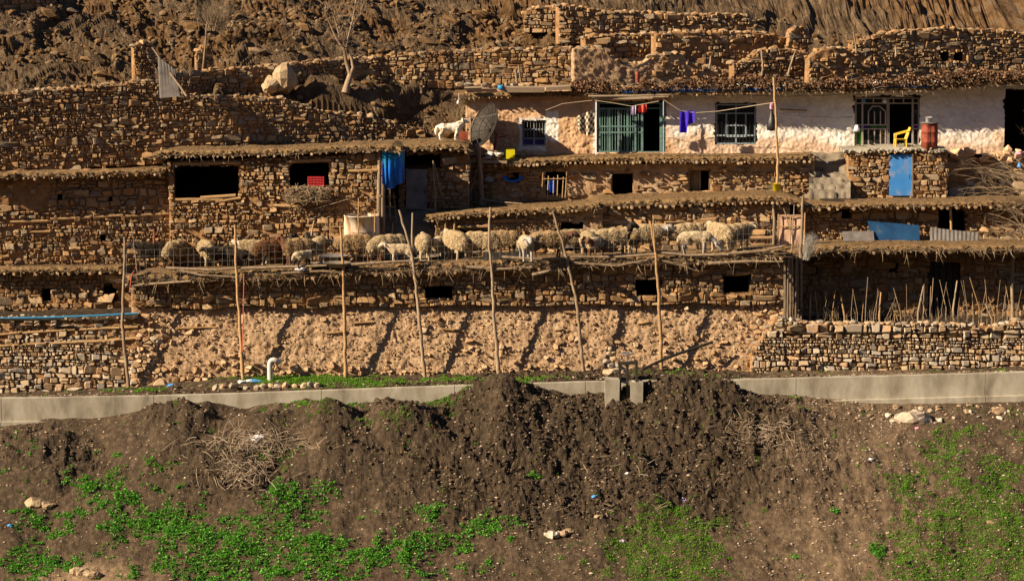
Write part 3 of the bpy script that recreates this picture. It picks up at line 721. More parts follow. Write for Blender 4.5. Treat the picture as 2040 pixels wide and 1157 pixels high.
def axis_lines(a, b, fine, lo, hi, grow=1.25):
    out = list(np.arange(a, b, fine)); s = fine; v = out[-1]
    while v < hi: s = min(s*grow, 6); v += s; out.append(v)
    s = fine; v = a
    while v > lo: s = min(s*grow, 6); v -= s; out.insert(0, v)
    return np.array(out)
def terrain(name, xs, ys, f, mat, attr, smooth=False):
    X, Y = np.meshgrid(xs, ys, indexing='ij'); Z, A = f(X, Y)
    me = fast_mesh(name, np.stack([X, Y, Z], -1).reshape(-1, 3), quads(len(xs), len(ys))[:, ::-1], smooth)
    fattr(me, attr, A); o = link_mesh(name, me, M[mat]); return o
hx = axis_lines(-22, 22, .075, -90, 90); hy = axis_lines(6, 19.5, .07, 5.0, 95)
hill = terrain('hillside', hx, hy, hill_z, 'hillrock', 'slate'); tag(hill, 'brown rocky hillside of folded strata above the houses', kind='structure')

# ---------------------------------------------------------------- foreground slope with the channel berm
chan = [(-160, 797), (0, 793), (300, 788), (480, 783), (700, 775), (900, 768), (1160, 760), (1460, 756), (1700, 750), (2040, 741), (2200, 738)]
chY = interp([(-160, -2.6), (2200, -1.3)])
chp = [P(px, py, float(chY(px))) for px, py in chan]
cxs = [p.x for p in chp]; CHY = interp([(p.x, p.y) for p in chp]); CHZ = interp([(p.x, p.z) for p in chp])
footpx = [(-160, 795), (0, 790), (275, 772), (480, 752), (690, 750), (850, 751), (1000, 742), (1160, 742), (1320, 735), (1500, 742), (2040, 738), (2200, 737)]
ftY = interp([(-160, -.75), (275, -.55), (1560, .5), (2200, .4)])
ftp = [P(px, py, float(ftY(px))) for px, py in footpx]
FTY = interp([(p.x, p.y) for p in ftp]); FTZ = interp([(p.x, p.z) for p in ftp])
mounds = [  # px, peak py, Y, sx, sy
    (350, 799, -3.3, 1.5, .8), (520, 818, -3.6, 1.6, .8), (655, 781, -3.4, 1.7, .8), (820, 800, -3.3, 1.8, .8), (1005, 740, -2.75, 1.35, .8), (1120, 796, -2.8, 1.5, .8),
    (1240, 792, -2.7, 1.6, .8), (1345, 752, -2.5, 1.6, .75), (1440, 765, -2.7, 1.6, .8), (1560, 812, -3.2, 1.5, .9), (100, 846, -3.6, .9, .5)]
mw = []
for px, py, Y, sx, sy in mounds:
    p = P(px, py, Y); mw.append((p.x, Y, p.z, sx, sy))
def ground_smooth(x, y):
    cy = CHY(x); cz = CHZ(x); fy = FTY(x); fz = FTZ(x)
    base = cz-.95-.60*(cy-y)
    base = np.where(cy-y > 9, cz-.95-5.4-.35*(cy-y-9), base)
    base = np.maximum(base, -26+.0*x)
    base = np.maximum(base, np.where(y > -88, -26+(-45-y)*.93, 14+(-88-y)*.6))  # unseen far valley side rising past the camera, added to block low sky light
    m = np.zeros_like(base)
    wx_ = x+fbm(x*.9, y*.9, 3, 95)*.55; wy_ = y+fbm(x*.9+7, y*.9, 3, 97)*.4
    for mx, my, mz, sx, sy in mw:
        b0 = CHZ(mx)-.95-.60*(CHY(mx)-my)
        dy = (wy_-my)/np.where(wy_ < my, sy*2.1, sy)
        e = np.exp(-np.sqrt(((wx_-mx)/sx)**2+dy**2+.04)**1.35*.75)*1.09
        h = (mz-b0)*e; m = np.log(np.exp(m*5)+np.exp(h*5)-1)/5
    g = base+m
    m = base+m
    berm = cz+.02+(fz-cz)*np.clip((y-cy)/(fy-cy+1e-3), 0, 1.2)
    berm = np.maximum(berm, np.where((y < cy+1.5) & (g > cz-.2), m, -99))
    return np.where(y > cy+.14, berm, g)
def soilness(x, y):
    """1 = fresh dark clods, 0 = packed dry earth"""
    z = ground_smooth(x, y); px, py = proj(x, y, z)
    a = np.exp(-((px-1080)/330)**2-((py-850)/120)**2)+np.exp(-((px-1400)/200)**2-((py-830)/110)**2)
    a = a+.8*np.exp(-((px-480)/110)**2-((py-940)/60)**2)+.75*np.exp(-((px-90)/150)**2-((py-900)/50)**2)+.75*np.exp(-((px-1150)/380)**2-((py-980)/80)**2)
    a = a+.5*np.exp(-((px-360)/90)**2-((py-820)/40)**2)
    return np.clip(a+fbm(x*.8, y*1.1, 4, 71)*.45, 0, 1), px, py
def ground_z(x, y):
    z = ground_smooth(x, y); s_, px, py = soilness(x, y)
    rough = .03+.11*s_
    cl = fbm(x*2.8, y*2.6, 3, 81, .5)*rough*1.5 + (np.abs(fbm(x*5.2, y*4.8, 2, 85, .5))-.2)*rough*1.0
    gul = fbm(x*1.1+py*.002, y*.25, 3, 88)*.14*sstep(1500, 1700, px)*sstep(900, 980, py)
    big = (fbm(x*.5, y*.6, 3, 90)*.3+fbm(x*1.3, y*1.6, 3, 91)*.1)*np.clip((CHY(x)-y)/2, 0, 1)
    atch = np.clip(np.abs(y-CHY(x))/.25, 0, 1)
    dry = np.clip(1-s_*1.1+fbm(x*1.7, y*2, 3, 93)*.25-.12, 0, 1)
    dry = dry*(.24+.5*sstep(1350, 1650, px)*sstep(1950, 1750, px))
    orange = np.exp(-((px-170)/120)**2-((py-1150)/26)**2)
    return z+(cl+gul+big)*atch, np.clip(dry*.8+orange, 0, 1)
gx = axis_lines(-21, 21, .055, -220, 220)
gy = axis_lines(-10.2, 1.2, .05, -220, 2.2)
ground = terrain('ground', gx, gy, ground_z, 'soil', 'dry'); tag(ground, 'brown earth slope with heaps of dark soil below the channel', kind='structure')
def gz(x, y): return float(ground_z(np.array([x]), np.array([y]))[0][0])

# concrete irrigation channel wall, cast in bays
t = thing('channel_wall', 'low grey concrete channel wall running along the foot of the stone walls', 'wall', chp[5])
joints = [-160, 2, 306, 640, 905, 1166, 1460, 1586, 1963, 2200]
for a, b_ in zip(joints, joints[1:]):
    m = MB(); n = 14; rows = []
    for i in range(n+1):
        px = a+.5+(b_-a-1)*i/n; py = float(interp(chan)(px)); p = P(px, py, float(chY(px))); q = []
        for dy, dz in ((.30, -.9), (.30, -.005), (.28, .0), (.02, .004), (0, -.016), (-.012, -.45), (-.03, -.84), (-.17, -.86), (-.2, -1.5)):
            q.append(p+Vector((0, dy+fbm(p.x*2, dz*3, 3, 5)*.008, dz)))
        rows.append(q)
    m.grid(rows, False); m.add(rows[0], [tuple(range(9))]); m.add(rows[-1], [tuple(range(9))[::-1]])
    m.build('bay', M['concrete'], t)

# terrace where the flock stands
tedge = [(200, 552), (245, 548), (480, 541), (690, 531), (850, 527), (1000, 520), (1130, 516), (1310, 511), (1420, 505), (1568, 496)]
tY = interp([(245, -.45), (1568, .65)])
tpp = [P(px, py, float(tY(px))) for px, py in tedge]
TZ = interp([(p.x, p.z) for p in tpp])
def on_terrace(px, py):
    z = 4.2
    for _ in range(8):
        p = ray_z(px, py, z); z = float(TZ(p.x))-.08*max(0, p.y)
    return ray_z(px, py, z)
# ---------------------------------------------------------------- stone buildings, bottom row first
# stable below the flock: battered mud-daubed wall, stone band with openings, roof
st_ = thing('stable', 'long stone stable with battered mud-daubed wall beneath the flock of sheep', 'building', P(900, 745, 0))
def lv_stable(px, py):
    a = sstep(596, 622, py+(px-900)*.012)*(1-.45*sstep(715, 745, py))
    a = a*sstep(255, 350, px+ (py-700)*.15)*(1-sstep(1470, 1545, px))
    return a*1.12
W1, P1 = wall(st_, (262, 780, -.5), (1562, 738, .58), [(262, 603), (700, 592), (1100, 596), (1562, 590)], [(262, 790), (480, 770), (850, 765), (1000, 760), (1320, 752), (1562, 748)],
    batter=rad(13), size=0.115, asp=1.6, core='render', stone='stone_daub', style='rubble', level=lv_stable, seed=21, res=.055, thick=.5, name='battered_wall', proud=(.03, .08), rough=.05, top_jag=.03)
cb = MB()
for i in range(5200):
    x = rnd.uniform(285, 1540); y = rnd.uniform(602, 762); r_ = .012+.05*rnd.random()**2.5
    if y > float(interp(footpx)(x))+4: continue
    cb.rock(P1.px(x, y, rnd.uniform(.005, .05)), r_, .35, (1.25, .7, .8))
tag(cb.build('daub_chips', M['render'], W1), kind='stuff')
W2, P2 = wall(st_, (262, 610, -.02), (1562, 604, 1.06), [(262, 556), (500, 552), (900, 540), (1562, 515)], holes=[(848, 569, 902, 598), (1266, 556, 1316, 590), (1441, 549, 1493, 583)],
    size=0.160, asp=1.7, seed=22, name='stone_band', core='mud')
for a, b in [((278, 608), (342, 604)), ((350, 622), (420, 618)), ((352, 654), (432, 652)), ((810, 604), (900, 599)), ((690, 604), (780, 601)), ((1030, 601), (1150, 596)), ((1180, 595), (1265, 590)), ((1265, 592), (1400, 590)),
             ((700, 645), (742, 641)), ((650, 664), (690, 660)), ((882, 655), (925, 660)), ((1122, 622), (1150, 624)), ((330, 604), (345, 603)), ((1270, 645), (1292, 641))]:
    timber(W1, P1, a, b, .045, .07)
mud_roof(st_, tedge[1:], [(245, -.45), (1568, .65)], 6.2, thick=.27, spacing=.34, pr=1.15, drop=.08, seed=5, brush=60, bl=.9, lumps=.12, hang=.1)
# the dark opening right of the stable's corner: a post-and-plank side wall
for i in range(7):
    m = MB(); x = 1563+i*5.5; m.bar(P(x, 640, .75+i*.12), P(x+rnd.uniform(-3, 3), 512, .8+i*.12), .07, .04); m.build('side_plank', M['wood'], st_)

# left annex: shaded front, ledge and revetment
lx = thing('shed', 'low stone shed with two small square windows behind the blue pipe ledge', 'building', P(120, 600, .9))
W3, P3 = wall(lx, (-60, 622, .75), (268, 612, 1.0), [(-60, 545), (268, 545)], holes=[(84, 575, 101, 600), (206, 570, 232, 600)], size=0.176, asp=1.35, seed=31, name='wall')
mud_roof(lx, [(-60, 533), (60, 531), (150, 531), (243, 530)], .35, 4.4, drop=.11, thick=.2, spacing=.3, seed=33, brush=30)
rv = thing('revetment', 'sunlit rubble revetment with rows of laid timbers above the channel', 'wall', P(130, 785, -.5))
def lv_rev(px, py): return .55*sstep(180, 290, px)*(1-sstep(700, 740, py)) + .45*sstep(690, 655, py)
W4, P4 = wall(rv, (-60, 795, -.5), (300, 775, -.3), [(-60, 640), (300, 626)], [(-60, 800), (130, 792), (300, 780)], batter=rad(7), size=.15, asp=1.35, core='mud', stone='stone_grey', seed=41, level=lv_rev, proud=(.03, .09), name='wall')
for a, b in [((-20, 668), (40, 662)), ((45, 663), (150, 656)), ((158, 656), (275, 651)), ((-20, 690), (92, 684)), ((100, 684), (215, 678)), ((215, 678), (280, 672))]:
    timber(W4, P4, a, b, .055, .06)
lg = thing('ledge', 'narrow earth ledge with weeds between the shed and the revetment', 'ledge', P(120, 625, .3))
m = MB(); rows = []
for i in range(60):
    px = -60+i*335/59; rows.append([P(px, 634-px*.02, -.12)+Vector((0, dy, dz+rnd.uniform(-.03, .04))) for dy, dz in ((-.03, -.12), (0, 0), (.3, .05), (.6, .08), (1.0, .15))])
m.grid(rows); m.build('earth', M['soil'], lg)
m = MB()
for i in range(90):
    p = P(rnd.uniform(-30, 265), 628, rnd.uniform(-.1, .3)); p.z = P(0, 632, .1).z+.02; m.rock(p, rnd.uniform(.04, .12), .2, (1.3, 1, .6))
tag(m.build('loose_stones', M['stone_grey'], lg), kind='stuff')

# left barn: two bays, the right one proud of the left
bn = thing('barn', 'stone barn with large dark opening and small slit windows under a low mud roof', 'building', P(170, 520, 4))
def lv_barn(px, py): return .75*np.exp(-((px-60)/90)**2-((py-400)/70)**2)+.2*sstep(370, 350, py)
W5, P5 = wall(bn, (-60, 565, 3.5), (350, 550, 5.15), [(-60, 344), (345, 338)], holes=[(114, 388, 124, 407), (217, 391, 228, 404), (200, 466, 210, 482)], size=0.139, asp=1.6, seed=51, level=lv_barn, name='wall')
for a, b in [((20, 442), (95, 440)), ((100, 436), (180, 433)), ((188, 432), (245, 429)), ((250, 431), (340, 425)), ((60, 462), (100, 461))]:
    timber(W5, P5, a, b, .06, .04)
mud_roof(bn, [(-60, 347), (0, 345), (100, 343), (200, 341), (330, 335)], [(-60, 3.0), (340, 4.65)], 4.0, drop=.06, thick=.17, spacing=.27, pr=.95, seed=53, brush=35)
b2 = thing('barn', 'taller sunlit stone barn with dark hatch holding a red crate', 'building', P(560, 505, 4.9))
def lv_barn2(px, py): return .35*sstep(360, 400, py)*sstep(440, 400, py)+.15
W6, P6 = wall(b2, (340, 558, 4.75), (762, 530, 4.75), [(340, 322), (762, 306)], holes=[(348, 331, 475, 395), (577, 325, 655, 371)], size=0.125, asp=1.35, seed=61, level=lv_barn2, name='wall', proud=(.03, .085), tunnel=2.2)
for a, b in [((345, 326), (480, 324), ), ((350, 398), (445, 398)), ((430, 402), (480, 394)), ((570, 322), (660, 318)), ((694, 341), (752, 339)), ((545, 409), (600, 412)), ((400, 394), (470, 389))]:
    timber(W6, P6, a, b, .07, .05)
for x in (756, 763):
    m = MB(); m.tube([P(x, 500, 4.65), P(x-1, 400, 4.68), P(x+1, 300, 4.7)], [.1, .09, .09], 7); m.build('corner_post', M['wood'], b2)
mud_roof(b2, [(303, 305), (330, 300), (420, 300), (560, 297), (700, 290), (780, 287), (800, 295)], 4.4, 4.5, drop=.04, thick=.2, spacing=.26, pr=.95, seed=63, brush=45)

# recess with the metal door, right of the barn
rc = thing('hut', 'small stone hut with grey metal door beside the blue tarpaulin', 'building', P(860, 415, 7.4))
W7, P7 = wall(rc, (795, 420, 7.3), (935, 415, 7.3), [(795, 300), (935, 300)], holes=[(806, 308, 877, 336), (808, 336, 851, 418)], size=0.143, asp=1.7, seed=71, name='wall', core='mud')
mud_roof(rc, [(786, 291), (860, 287), (905, 286), (935, 292)], 6.7, 3.4, thick=.18, spacing=.28, seed=73, brush=40)
m = MB(); m.grid([[P(809+42*i/6, 337+80*j/8, 7.28)+Vector((0, rnd.uniform(-.012, .012), 0)) for j in range(9)] for i in range(7)])
d = m.build('door', M['greydoor'], rc)
m = MB(); m.tube([P(846, 378, 7.2), P(846, 384, 7.2)], .02, 6); m.build('handle', M['dark'], d)

# middle row behind the flock
mr_ = thing('byre', 'low stone byre with pole lintel opening behind the middle of the flock', 'building', P(1000, 490, 5.3))
W8, P8 = wall(mr_, (868, 525, 5.3), (1200, 520, 5.3), [(868, 432), (1200, 415)], holes=[(905, 457, 972, 500), (1118, 444, 1162, 500)], size=0.134, asp=1.8, seed=81, name='wall', core='render', level=lambda px, py: .75*np.exp(-((px-1180)/40)**2)+.1)
for a, b in [((905, 452), (972, 450)), ((980, 483), (1110, 480)), ((980, 440), (1050, 437))]: timber(W8, P8, a, b, .08, .06)
for x in (888, 906):
    m = MB(); m.tube([P(x, 495, 5.15), P(x-1, 470, 5.15), P(x, 436, 5.18)], [.06, .06, .05], 6); m.build('prop', M['timber'], mr_)
mud_roof(mr_, [(848, 429), (880, 425), (950, 419), (1050, 414), (1130, 410), (1195, 405)], 4.95, 4.0, drop=.05, thick=.18, spacing=.27, seed=83, brush=35)
m = MB(); m.grid([[P(1121+40*i/8, 456+38*j/5, 5.2)+Vector((0, .03*math.sin(i*2.1), 0)) for j in range(6)] for i in range(9)]); m.build('curtain', M['greysheet'], mr_)
m2 = thing('byre', 'stone byre with a thick horizontal log in its wall behind the right sheep', 'building', P(1400, 480, 5.8))
W9, P9 = wall(m2, (1195, 520, 5.6), (1572, 512, 5.65), [(1195, 405), (1572, 395)], size=0.160, asp=1.9, seed=91, name='wall', core='render')
for a, b, r_ in [((1198, 456), (1288, 449), .1), ((1290, 450), (1400, 447), .085), ((1400, 449), (1480, 448), .07), ((1490, 474), (1560, 472), .07)]: timber(W9, P9, a, b, r_, .09)
mud_roof(m2, [(1172, 408), (1195, 401), (1300, 398), (1400, 395), (1500, 391), (1575, 392), (1600, 398)], 5.38, 3.8, drop=.03, thick=.2, spacing=.24, pr=1.1, seed=93, brush=30, plen=.2)
m = MB(); m.tube([P(1541, 490, 5.5), P(1543, 440, 5.5), P(1540, 402, 5.5)], [.07, .065, .06], 7); m.build('corner_post', M['wood'], m2)

# basement row below the whitewashed house
lr = thing('basement', 'stone basement row with two dark doorways below the house terrace', 'building', P(1280, 392, 9))
W10, P10 = wall(lr, (925, 430, 9.0), (1622, 408, 9.0), [(925, 330), (1622, 320)], holes=[(1012, 346, 1032, 364), (1087, 341, 1127, 388), (1217, 343, 1262, 390), (1371, 337, 1414, 381)], size=0.143, asp=1.8, seed=101, name='wall', core='render',
    level=lambda px, py: .9*np.exp(-((px-1180)/75)**2-((py-350)/50)**2)+.8*np.exp(-((px-1320)/55)**2-((py-340)/40)**2)+.7*sstep(345, 330, py)*sstep(1130, 1160, px)+.1)
mud_roof(lr, [(905, 322), (1000, 319), (1150, 314), (1300, 312), (1450, 313), (1560, 312), (1625, 310)], [(905, 8.5), (1625, 8.65)], 1.9, thick=.17, spacing=.19, pr=1.05, plen=.2, seed=103, brush=25, mat='roofmud')
m = MB(); m.bar(P(912, 321, 8.3), P(1010, 323, 8.3), .16, .1); m.build('edge_beam', M['wood'], lr)
for fr, z0 in (((1218, 344, 1262, 390), 9.1), ((1372, 338, 1414, 381), 9.1)):
    m = MB(); x0, y0, x1, y1 = fr
    m.bar(P(x0, y1, z0), P(x0, y0, z0), .07); m.bar(P(x1, y1, z0), P(x1, y0, z0), .07); m.bar(P(x0, y0, z0), P(x1, y0, z0), .07); m.build('door_frame', M['timber'], lr)
m = MB()
for i in range(5):
    x = 1374+i*5; m.bar(P(x, 381, 9.35), P(x, 341, 9.35), .085, .03)
m.build('door', M['wood'], lr)

# whitewashed house
hs_ = thing('house', 'whitewashed and bare mud house with blue roof edging and barred windows', 'house', P(1450, 308, 10.3))
def wash(px, py):
    n1 = fbm(px*.03, py*.03, 4, 7); n2 = fbm(px*.01+3, py*.02, 3, 9)
    a = sstep(1325, 1345, px+n1*18)
    low = sstep(300, 268, py+n1*16+n2*30+np.where(px < 1440, 26*np.exp(-((px-1400)/45)**2), 0))
    a = a*(.25+.75*low)
    patch = sstep(0, 6, np.minimum(px-1027+n1*8, 1114-px+n1*10))*sstep(0, 6, np.minimum(py-np.where(px > 1088, 221, 232)+n1*6, np.where(px > 1088, 284, 303)-py+n1*8))
    jamb = sstep(0, 4, np.minimum(px-1180, 1196-px))*sstep(195, 210, py)
    return np.clip(np.maximum(np.maximum(a, patch), jamb*.9), 0, 1)
HOLES = [(1040, 240, 1087, 290), (1189, 203, 1327, 304), (1424, 206, 1507, 288), (1702, 193, 1833, 292), (2000, 178, 2100, 302)]
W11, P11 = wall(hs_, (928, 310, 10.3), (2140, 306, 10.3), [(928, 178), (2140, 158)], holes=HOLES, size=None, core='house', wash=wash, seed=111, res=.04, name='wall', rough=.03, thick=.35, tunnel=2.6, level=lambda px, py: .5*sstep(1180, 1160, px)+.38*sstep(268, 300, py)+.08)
RF, edge_ = mud_roof(hs_, [(903, 188), (1000, 184), (1150, 183), (1350, 179), (1500, 176), (1700, 174), (1850, 170), (1950, 163), (2140, 150)], [(903, 9.95), (1150, 9.95), (1330, 9.55), (1550, 9.25), (2140, 9.1)], 3.3, thick=.17, spacing=.2, pr=.75, seed=113, brush=20)
# brush and leaves bound along the eaves
m = MB(); lf = MB(); X, Yy, Zz = edge_
for i in range(11500):
    x = rnd.uniform(P(1138, 170, 9.7).x, P(2140, 150, 9.7).x); px = CX+x*48.4
    hgt = (.30+.26*float(fbm(px*.035, 1.0, 3, 5))+.08*math.sin(px*.017+2)+rnd.uniform(-.05, .05))*(1 if px < 1850 else 1.3)
    a = rnd.random()
    c = Vector((x, float(np.interp(x, X, Yy))-.08+rnd.uniform(-.16, .3), float(np.interp(x, X, Zz))+.0+hgt*a**1.2*1.2))
    if px < 1330 and 1215 < px < 1235 and rnd.random() < .6: continue
    d = Vector((rnd.gauss(0, 1), rnd.gauss(-.4, .8), rnd.gauss(-.1, .8))).normalized()*rnd.uniform(.07, .16)
    s_ = d.cross(Vector((rnd.gauss(0, 1), rnd.gauss(0, 1), rnd.gauss(0, 1)))).normalized()*rnd.uniform(.022, .05)
    lf.add([c-d*.5, c+s_, c+d*.6, c-s_], [(0, 1, 2, 3)])
for i in range(900):
    x = rnd.uniform(P(1138, 170, 9.7).x, P(2140, 150, 9.7).x)
    c = Vector((x, float(np.interp(x, X, Yy))-.05+rnd.uniform(-.1, .3), float(np.interp(x, X, Zz))+rnd.uniform(-.12, .3)))
    d = Vector((rnd.gauss(0, 1), -abs(rnd.gauss(.5, .6)), rnd.gauss(-.1, .4))).normalized()*rnd.uniform(.2, .5)
    m.tube([c, c+d*.5+Vector((0, 0, .02)), c+d], [.01, .008, .003], 3, cap=False)
tag(lf.build('eaves_leaves', M['leaf_dry'], RF), kind='stuff'); tag(m.build('eaves_twigs', M['brush'], RF), kind='stuff')
for a, b in ((1240, 1560), (1740, 1865)):
    m = MB(); n = int((b-a)/12); rows = []
    for i in range(n+1):
        px = a+(b-a)*i/n; py = float(interp([(1000, 185), (1500, 177), (1850, 171), (2100, 155)])(px)); p = P(px, py, float(interp([(1240, 9.6), (1550, 9.15), (2140, 9.0)])(px)))
        rows.append([p+Vector((0, .3, .1)), p+Vector((0, rnd.uniform(-.02, .02), .06)), p+Vector((0, rnd.uniform(-.02, .03), -.07+rnd.uniform(-.04, .03)))])
    m.grid(rows); m.build('blue_edging', M['bluetrim'], RF)
# slabs, planks and stones weighting the bare left end of the roof
def slab(parent, a, b, c, w, th, mat, name):
    m = MB(); p, q = P(*a), P(*b); m.obox((p+q)/2, (q-p)/2, Vector((0, w/2, .02)), Vector((0, -.02, th/2))); return m.build(name, M[mat], parent)
slab(RF, (1005, 178, 9.75), (1085, 178, 9.75), 0, .5, .2, 'plank', 'roof_plank'); slab(RF, (1088, 176, 9.8), (1136, 174, 9.8), 0, .6, .14, 'plank', 'roof_sheet'); slab(RF, (925, 176, 9.8), (960, 175, 9.8), 0, .3, .06, 'plank', 'roof_plank')
for x, s_ in [(918, .2), (932, .16), (950, .14), (966, .15), (985, .12), (1010, .17), (1022, .16), (1040, .12), (1052, .17)]:
    m = MB(); m.rock(P(x, 169, 10.2), s_, .2, (1.5, 1, .6)); m.build('roof_stone', M['stone_grey'], RF)
m = MB(); m.tube([P(1038, 165, 10.4), P(1033, 130, 10.4)], [.05, .04], 6); m.tube([P(1030, 165, 10.4), P(1027, 138, 10.4)], [.06, .05], 6); m.build('roof_stake', M['wood'], RF)
m = MB(); m.lathe(P(998, 178, 9.55), [(.01, .17), (.13, .16), (.15, 0), (.12, -.01)], 12); m.build('blue_tub', M['cyan'], RF)
m = MB(); m.tube([P(1270, 165, 10.2), P(1270, 143, 10.2)], .09, 8); m.build('chimney_pipe', M['rust'], RF)

# right side: hut with blue door, stair, basement wall
bh = thing('hut', 'small stone hut with patchy blue door under the yellow chair', 'building', P(1790, 388, 8.6))
W12, P12 = wall(bh, (1690, 392, 8.55), (1887, 390, 8.55), [(1690, 302), (1887, 303)], holes=[(1770, 307, 1819, 391)], size=0.134, asp=1.7, seed=121, name='wall', core='mud')
mud_roof(bh, [(1680, 298), (1760, 295), (1840, 295), (1888, 296)], 8.42, 2.3, thick=.14, spacing=.5, pr=.7, seed=123, mat='concrete', brush=0)
m = MB(); m.grid([[P(1771+46*i/6, 308+82*j/8, 8.52)+Vector((0, rnd.uniform(-.01, .01), 0)) for j in range(9)] for i in range(7)])
d = m.build('door', M['bluedoor'], bh)
m = MB(); m.bar(P(1818, 391, 8.5), P(1818, 307, 8.5), .05); m.build('door_post', M['wood'], bh)
m = MB(); m.tube([P(1812, 348, 8.45), P(1812, 356, 8.45)], .02, 6); m.build('handle', M['dark'], d)
zb, zt = P(1790, 392, 8.55).z, P(1790, 303, 8.55).z
for x0, x1 in ((1690.5, 1696), (1881, 1886.5)):
    m = MB(); xa, xb = P(x0, 350, 8.55).x, P(x1, 350, 8.55).x
    for k in range(9):
        for l in range(7): m.box((xa, 8.7+l*.24, zb+k*(zt-zb)/9), (xb, 8.7+l*.24+.225, zb+(k+.9)*(zt-zb)/9), .02)
    tag(m.build('side_wall', M['stone'], bh), kind='stuff')
sr = thing('stair', 'worn cement stair climbing between the basement row and the blue-door hut', 'stairs', P(1655, 388, 8.8))
for i in range(7):
    m = MB(); y0 = 388-i*12.3; Y = 7.9+i*.34; a, b = P(1612, y0, Y), P(1694, y0-1, Y); rows = []
    for k in range(25):
        p = a.lerp(b, k/24); sag = .09*math.sin(k/24*math.pi)+float(fbm(k*.35, i*3.1, 3, 8))*.05; p = p+Vector((0, float(fbm(k*.3, i*2.7, 3, 9))*.12, 0))
        rows.append([p+Vector((0, .6, .25-sag)), p+Vector((0, .12, .24-sag+rnd.uniform(-.01, .01))), p+Vector((0, .02, .18-sag)), p+Vector((0, -.03+rnd.uniform(-.02, .02), .1)), p+Vector((0, -.06, -.35))])
    m.grid(rows); m.build('step', M['stairs'], sr)
rb = thing('basement_wall', 'rough shaded retaining wall below the right end of the white house', 'wall', P(1950, 388, 9.6))
wall(rb, (1884, 392, 9.9), (2140, 388, 10.1), [(1884, 318), (2140, 310)], size=0.252, asp=2.0, seed=131, core='mud', stone='stone_grey', name='wall', level=lambda px, py: .5+0*px)
m = MB()
for i in range(26):
    m.rock(P(rnd.uniform(1890, 2060), rnd.uniform(300, 318), 9.85), rnd.uniform(.12, .3), .25, (1.2, .8, .8))
tag(m.build('footing_stones', M['house'], rb), kind='stuff')

# right row: upper and lower
r1 = thing('byre', 'shaded stone byre with doorway and leaning blue sheet below the blue-door hut', 'building', P(1800, 480, 6.3))
W13, P13 = wall(r1, (1588, 492, 6.25), (2140, 488, 6.35), [(1588, 410), (2140, 405)], holes=[(1870, 416, 1923, 462), (1668, 416, 1694, 436)], size=0.168, asp=1.6, seed=141, name='wall')
mud_roof(r1, [(1590, 408), (1640, 406), (1750, 404), (1900, 403), (2140, 399)], 5.7, 3.2, drop=.03, thick=.15, spacing=.42, pr=1.25, plen=.22, seed=143, brush=30)
m = MB(); m.tube([P(1896, 482, 6.15), P(1895, 450, 6.1), P(1893, 412, 6.1)], [.06, .055, .05], 7); m.build('prop', M['timber'], r1)
r2 = thing('byre', 'deeply shaded stone byre with dark doorway behind the stake fence', 'building', P(1800, 640, 4.5))
W14, P14 = wall(r2, (1560, 655, 4.5), (2140, 655, 4.5), [(1560, 498), (2140, 495)], holes=[(1847, 522, 1913, 650), (1772, 521, 1788, 542), (1613, 528, 1629, 546)], size=0.202, asp=1.5, seed=151, name='wall')
mud_roof(r2, [(1571, 502), (1640, 491), (1750, 489), (1900, 489), (2140, 488)], 2.85, 3.7, drop=.05, thick=.2, spacing=.6, pr=1.1, seed=153, brush=55, bl=.9)
m = MB(); m.tube([P(2018, 650, 3.9), P(2016, 560, 3.9), P(2019, 505, 3.95)], [.08, .07, .07], 7); m.build('porch_post', M['wood'], r2)
m = MB(); m.bar(P(1850, 540, 4.79), P(1908, 540, 4.79), .1, .03); m.bar(P(1850, 620, 4.79), P(1908, 620, 4.79), .1, .03)
d = m.build('door', M['dark'], r2)
for i in range(5):
    m = MB(); x = 1853+i*12.8; m.bar(P(x, 640, 4.75), P(x, 524+rnd.uniform(-1, 2), 4.75), .215, .03); m.build('plank', M['dark'], d)
yd = thing('yard', 'trodden earth yard behind the dry stone wall', 'yard', P(1800, 655, 2.5)); tag(yd, kind='structure')
m = MB(); m.grid([[Vector((x, y, P(1800, 655, .9).z-.05+fbm(x, y, 3, 5)*.06)) for y in np.linspace(.3, 4.6, 12)] for x in np.linspace(9.9, 22, 40)]); m.build('earth', M['soil'], yd)
dw = thing('dry_stone_wall', 'sunlit dry stone wall of mixed grey and tan rubble on the channel', 'wall', P(1800, 742, .35))
W15, P15 = wall(dw, (1496, 752, .25), (2140, 742, .35), [(1496, 700), (1520, 668), (1545, 632), (1600, 640), (1660, 648), (1745, 642), (1850, 645), (1950, 650), (2020, 642), (2140, 635)], [(1496, 755), (2140, 744)], batter=rad(6), size=.15, asp=1.3, core='mud', stone='stone_grey', seed=161, proud=(.04, .12), gap=.018, thick=.55, name='rubble_face', top_jag=.09, caps_=1.1)

# ---------------------------------------------------------------- terrace walls and ruins on the hillside
def ruin(label, *a, **k):
    t = thing(k.pop('tname', 'terrace_wall'), label, 'wall', P(*a[0])); k.setdefault('caps_', 1.2); k.setdefault('cap', 170); return t, wall(t, *a, **k)
ruin('tall shaded retaining wall of brown stones behind the barns', (-60, 345, 6.1), (850, 300, 11.9), [(-60, 200), (0, 188), (150, 176), (300, 163), (330, 180), (400, 193), (560, 196), (650, 224), (740, 232), (845, 266)], size=0.143, asp=1.65, seed=171, proud=(.02, .06), cap=300)
ruin('low shaded terrace wall with bluish stones by the leaning metal sheet', (345, 200, 9.2), (770, 170, 13.3), [(345, 150), (420, 141), (540, 132), (640, 122), (770, 114)], size=0.143, asp=1.7, seed=181)
ruin('long terrace wall of flat stones above the left end of the house', (760, 172, 13.35), (1142, 186, 13.5), [(760, 112), (900, 104), (1000, 99), (1142, 97)], size=0.143, asp=1.7, seed=191)
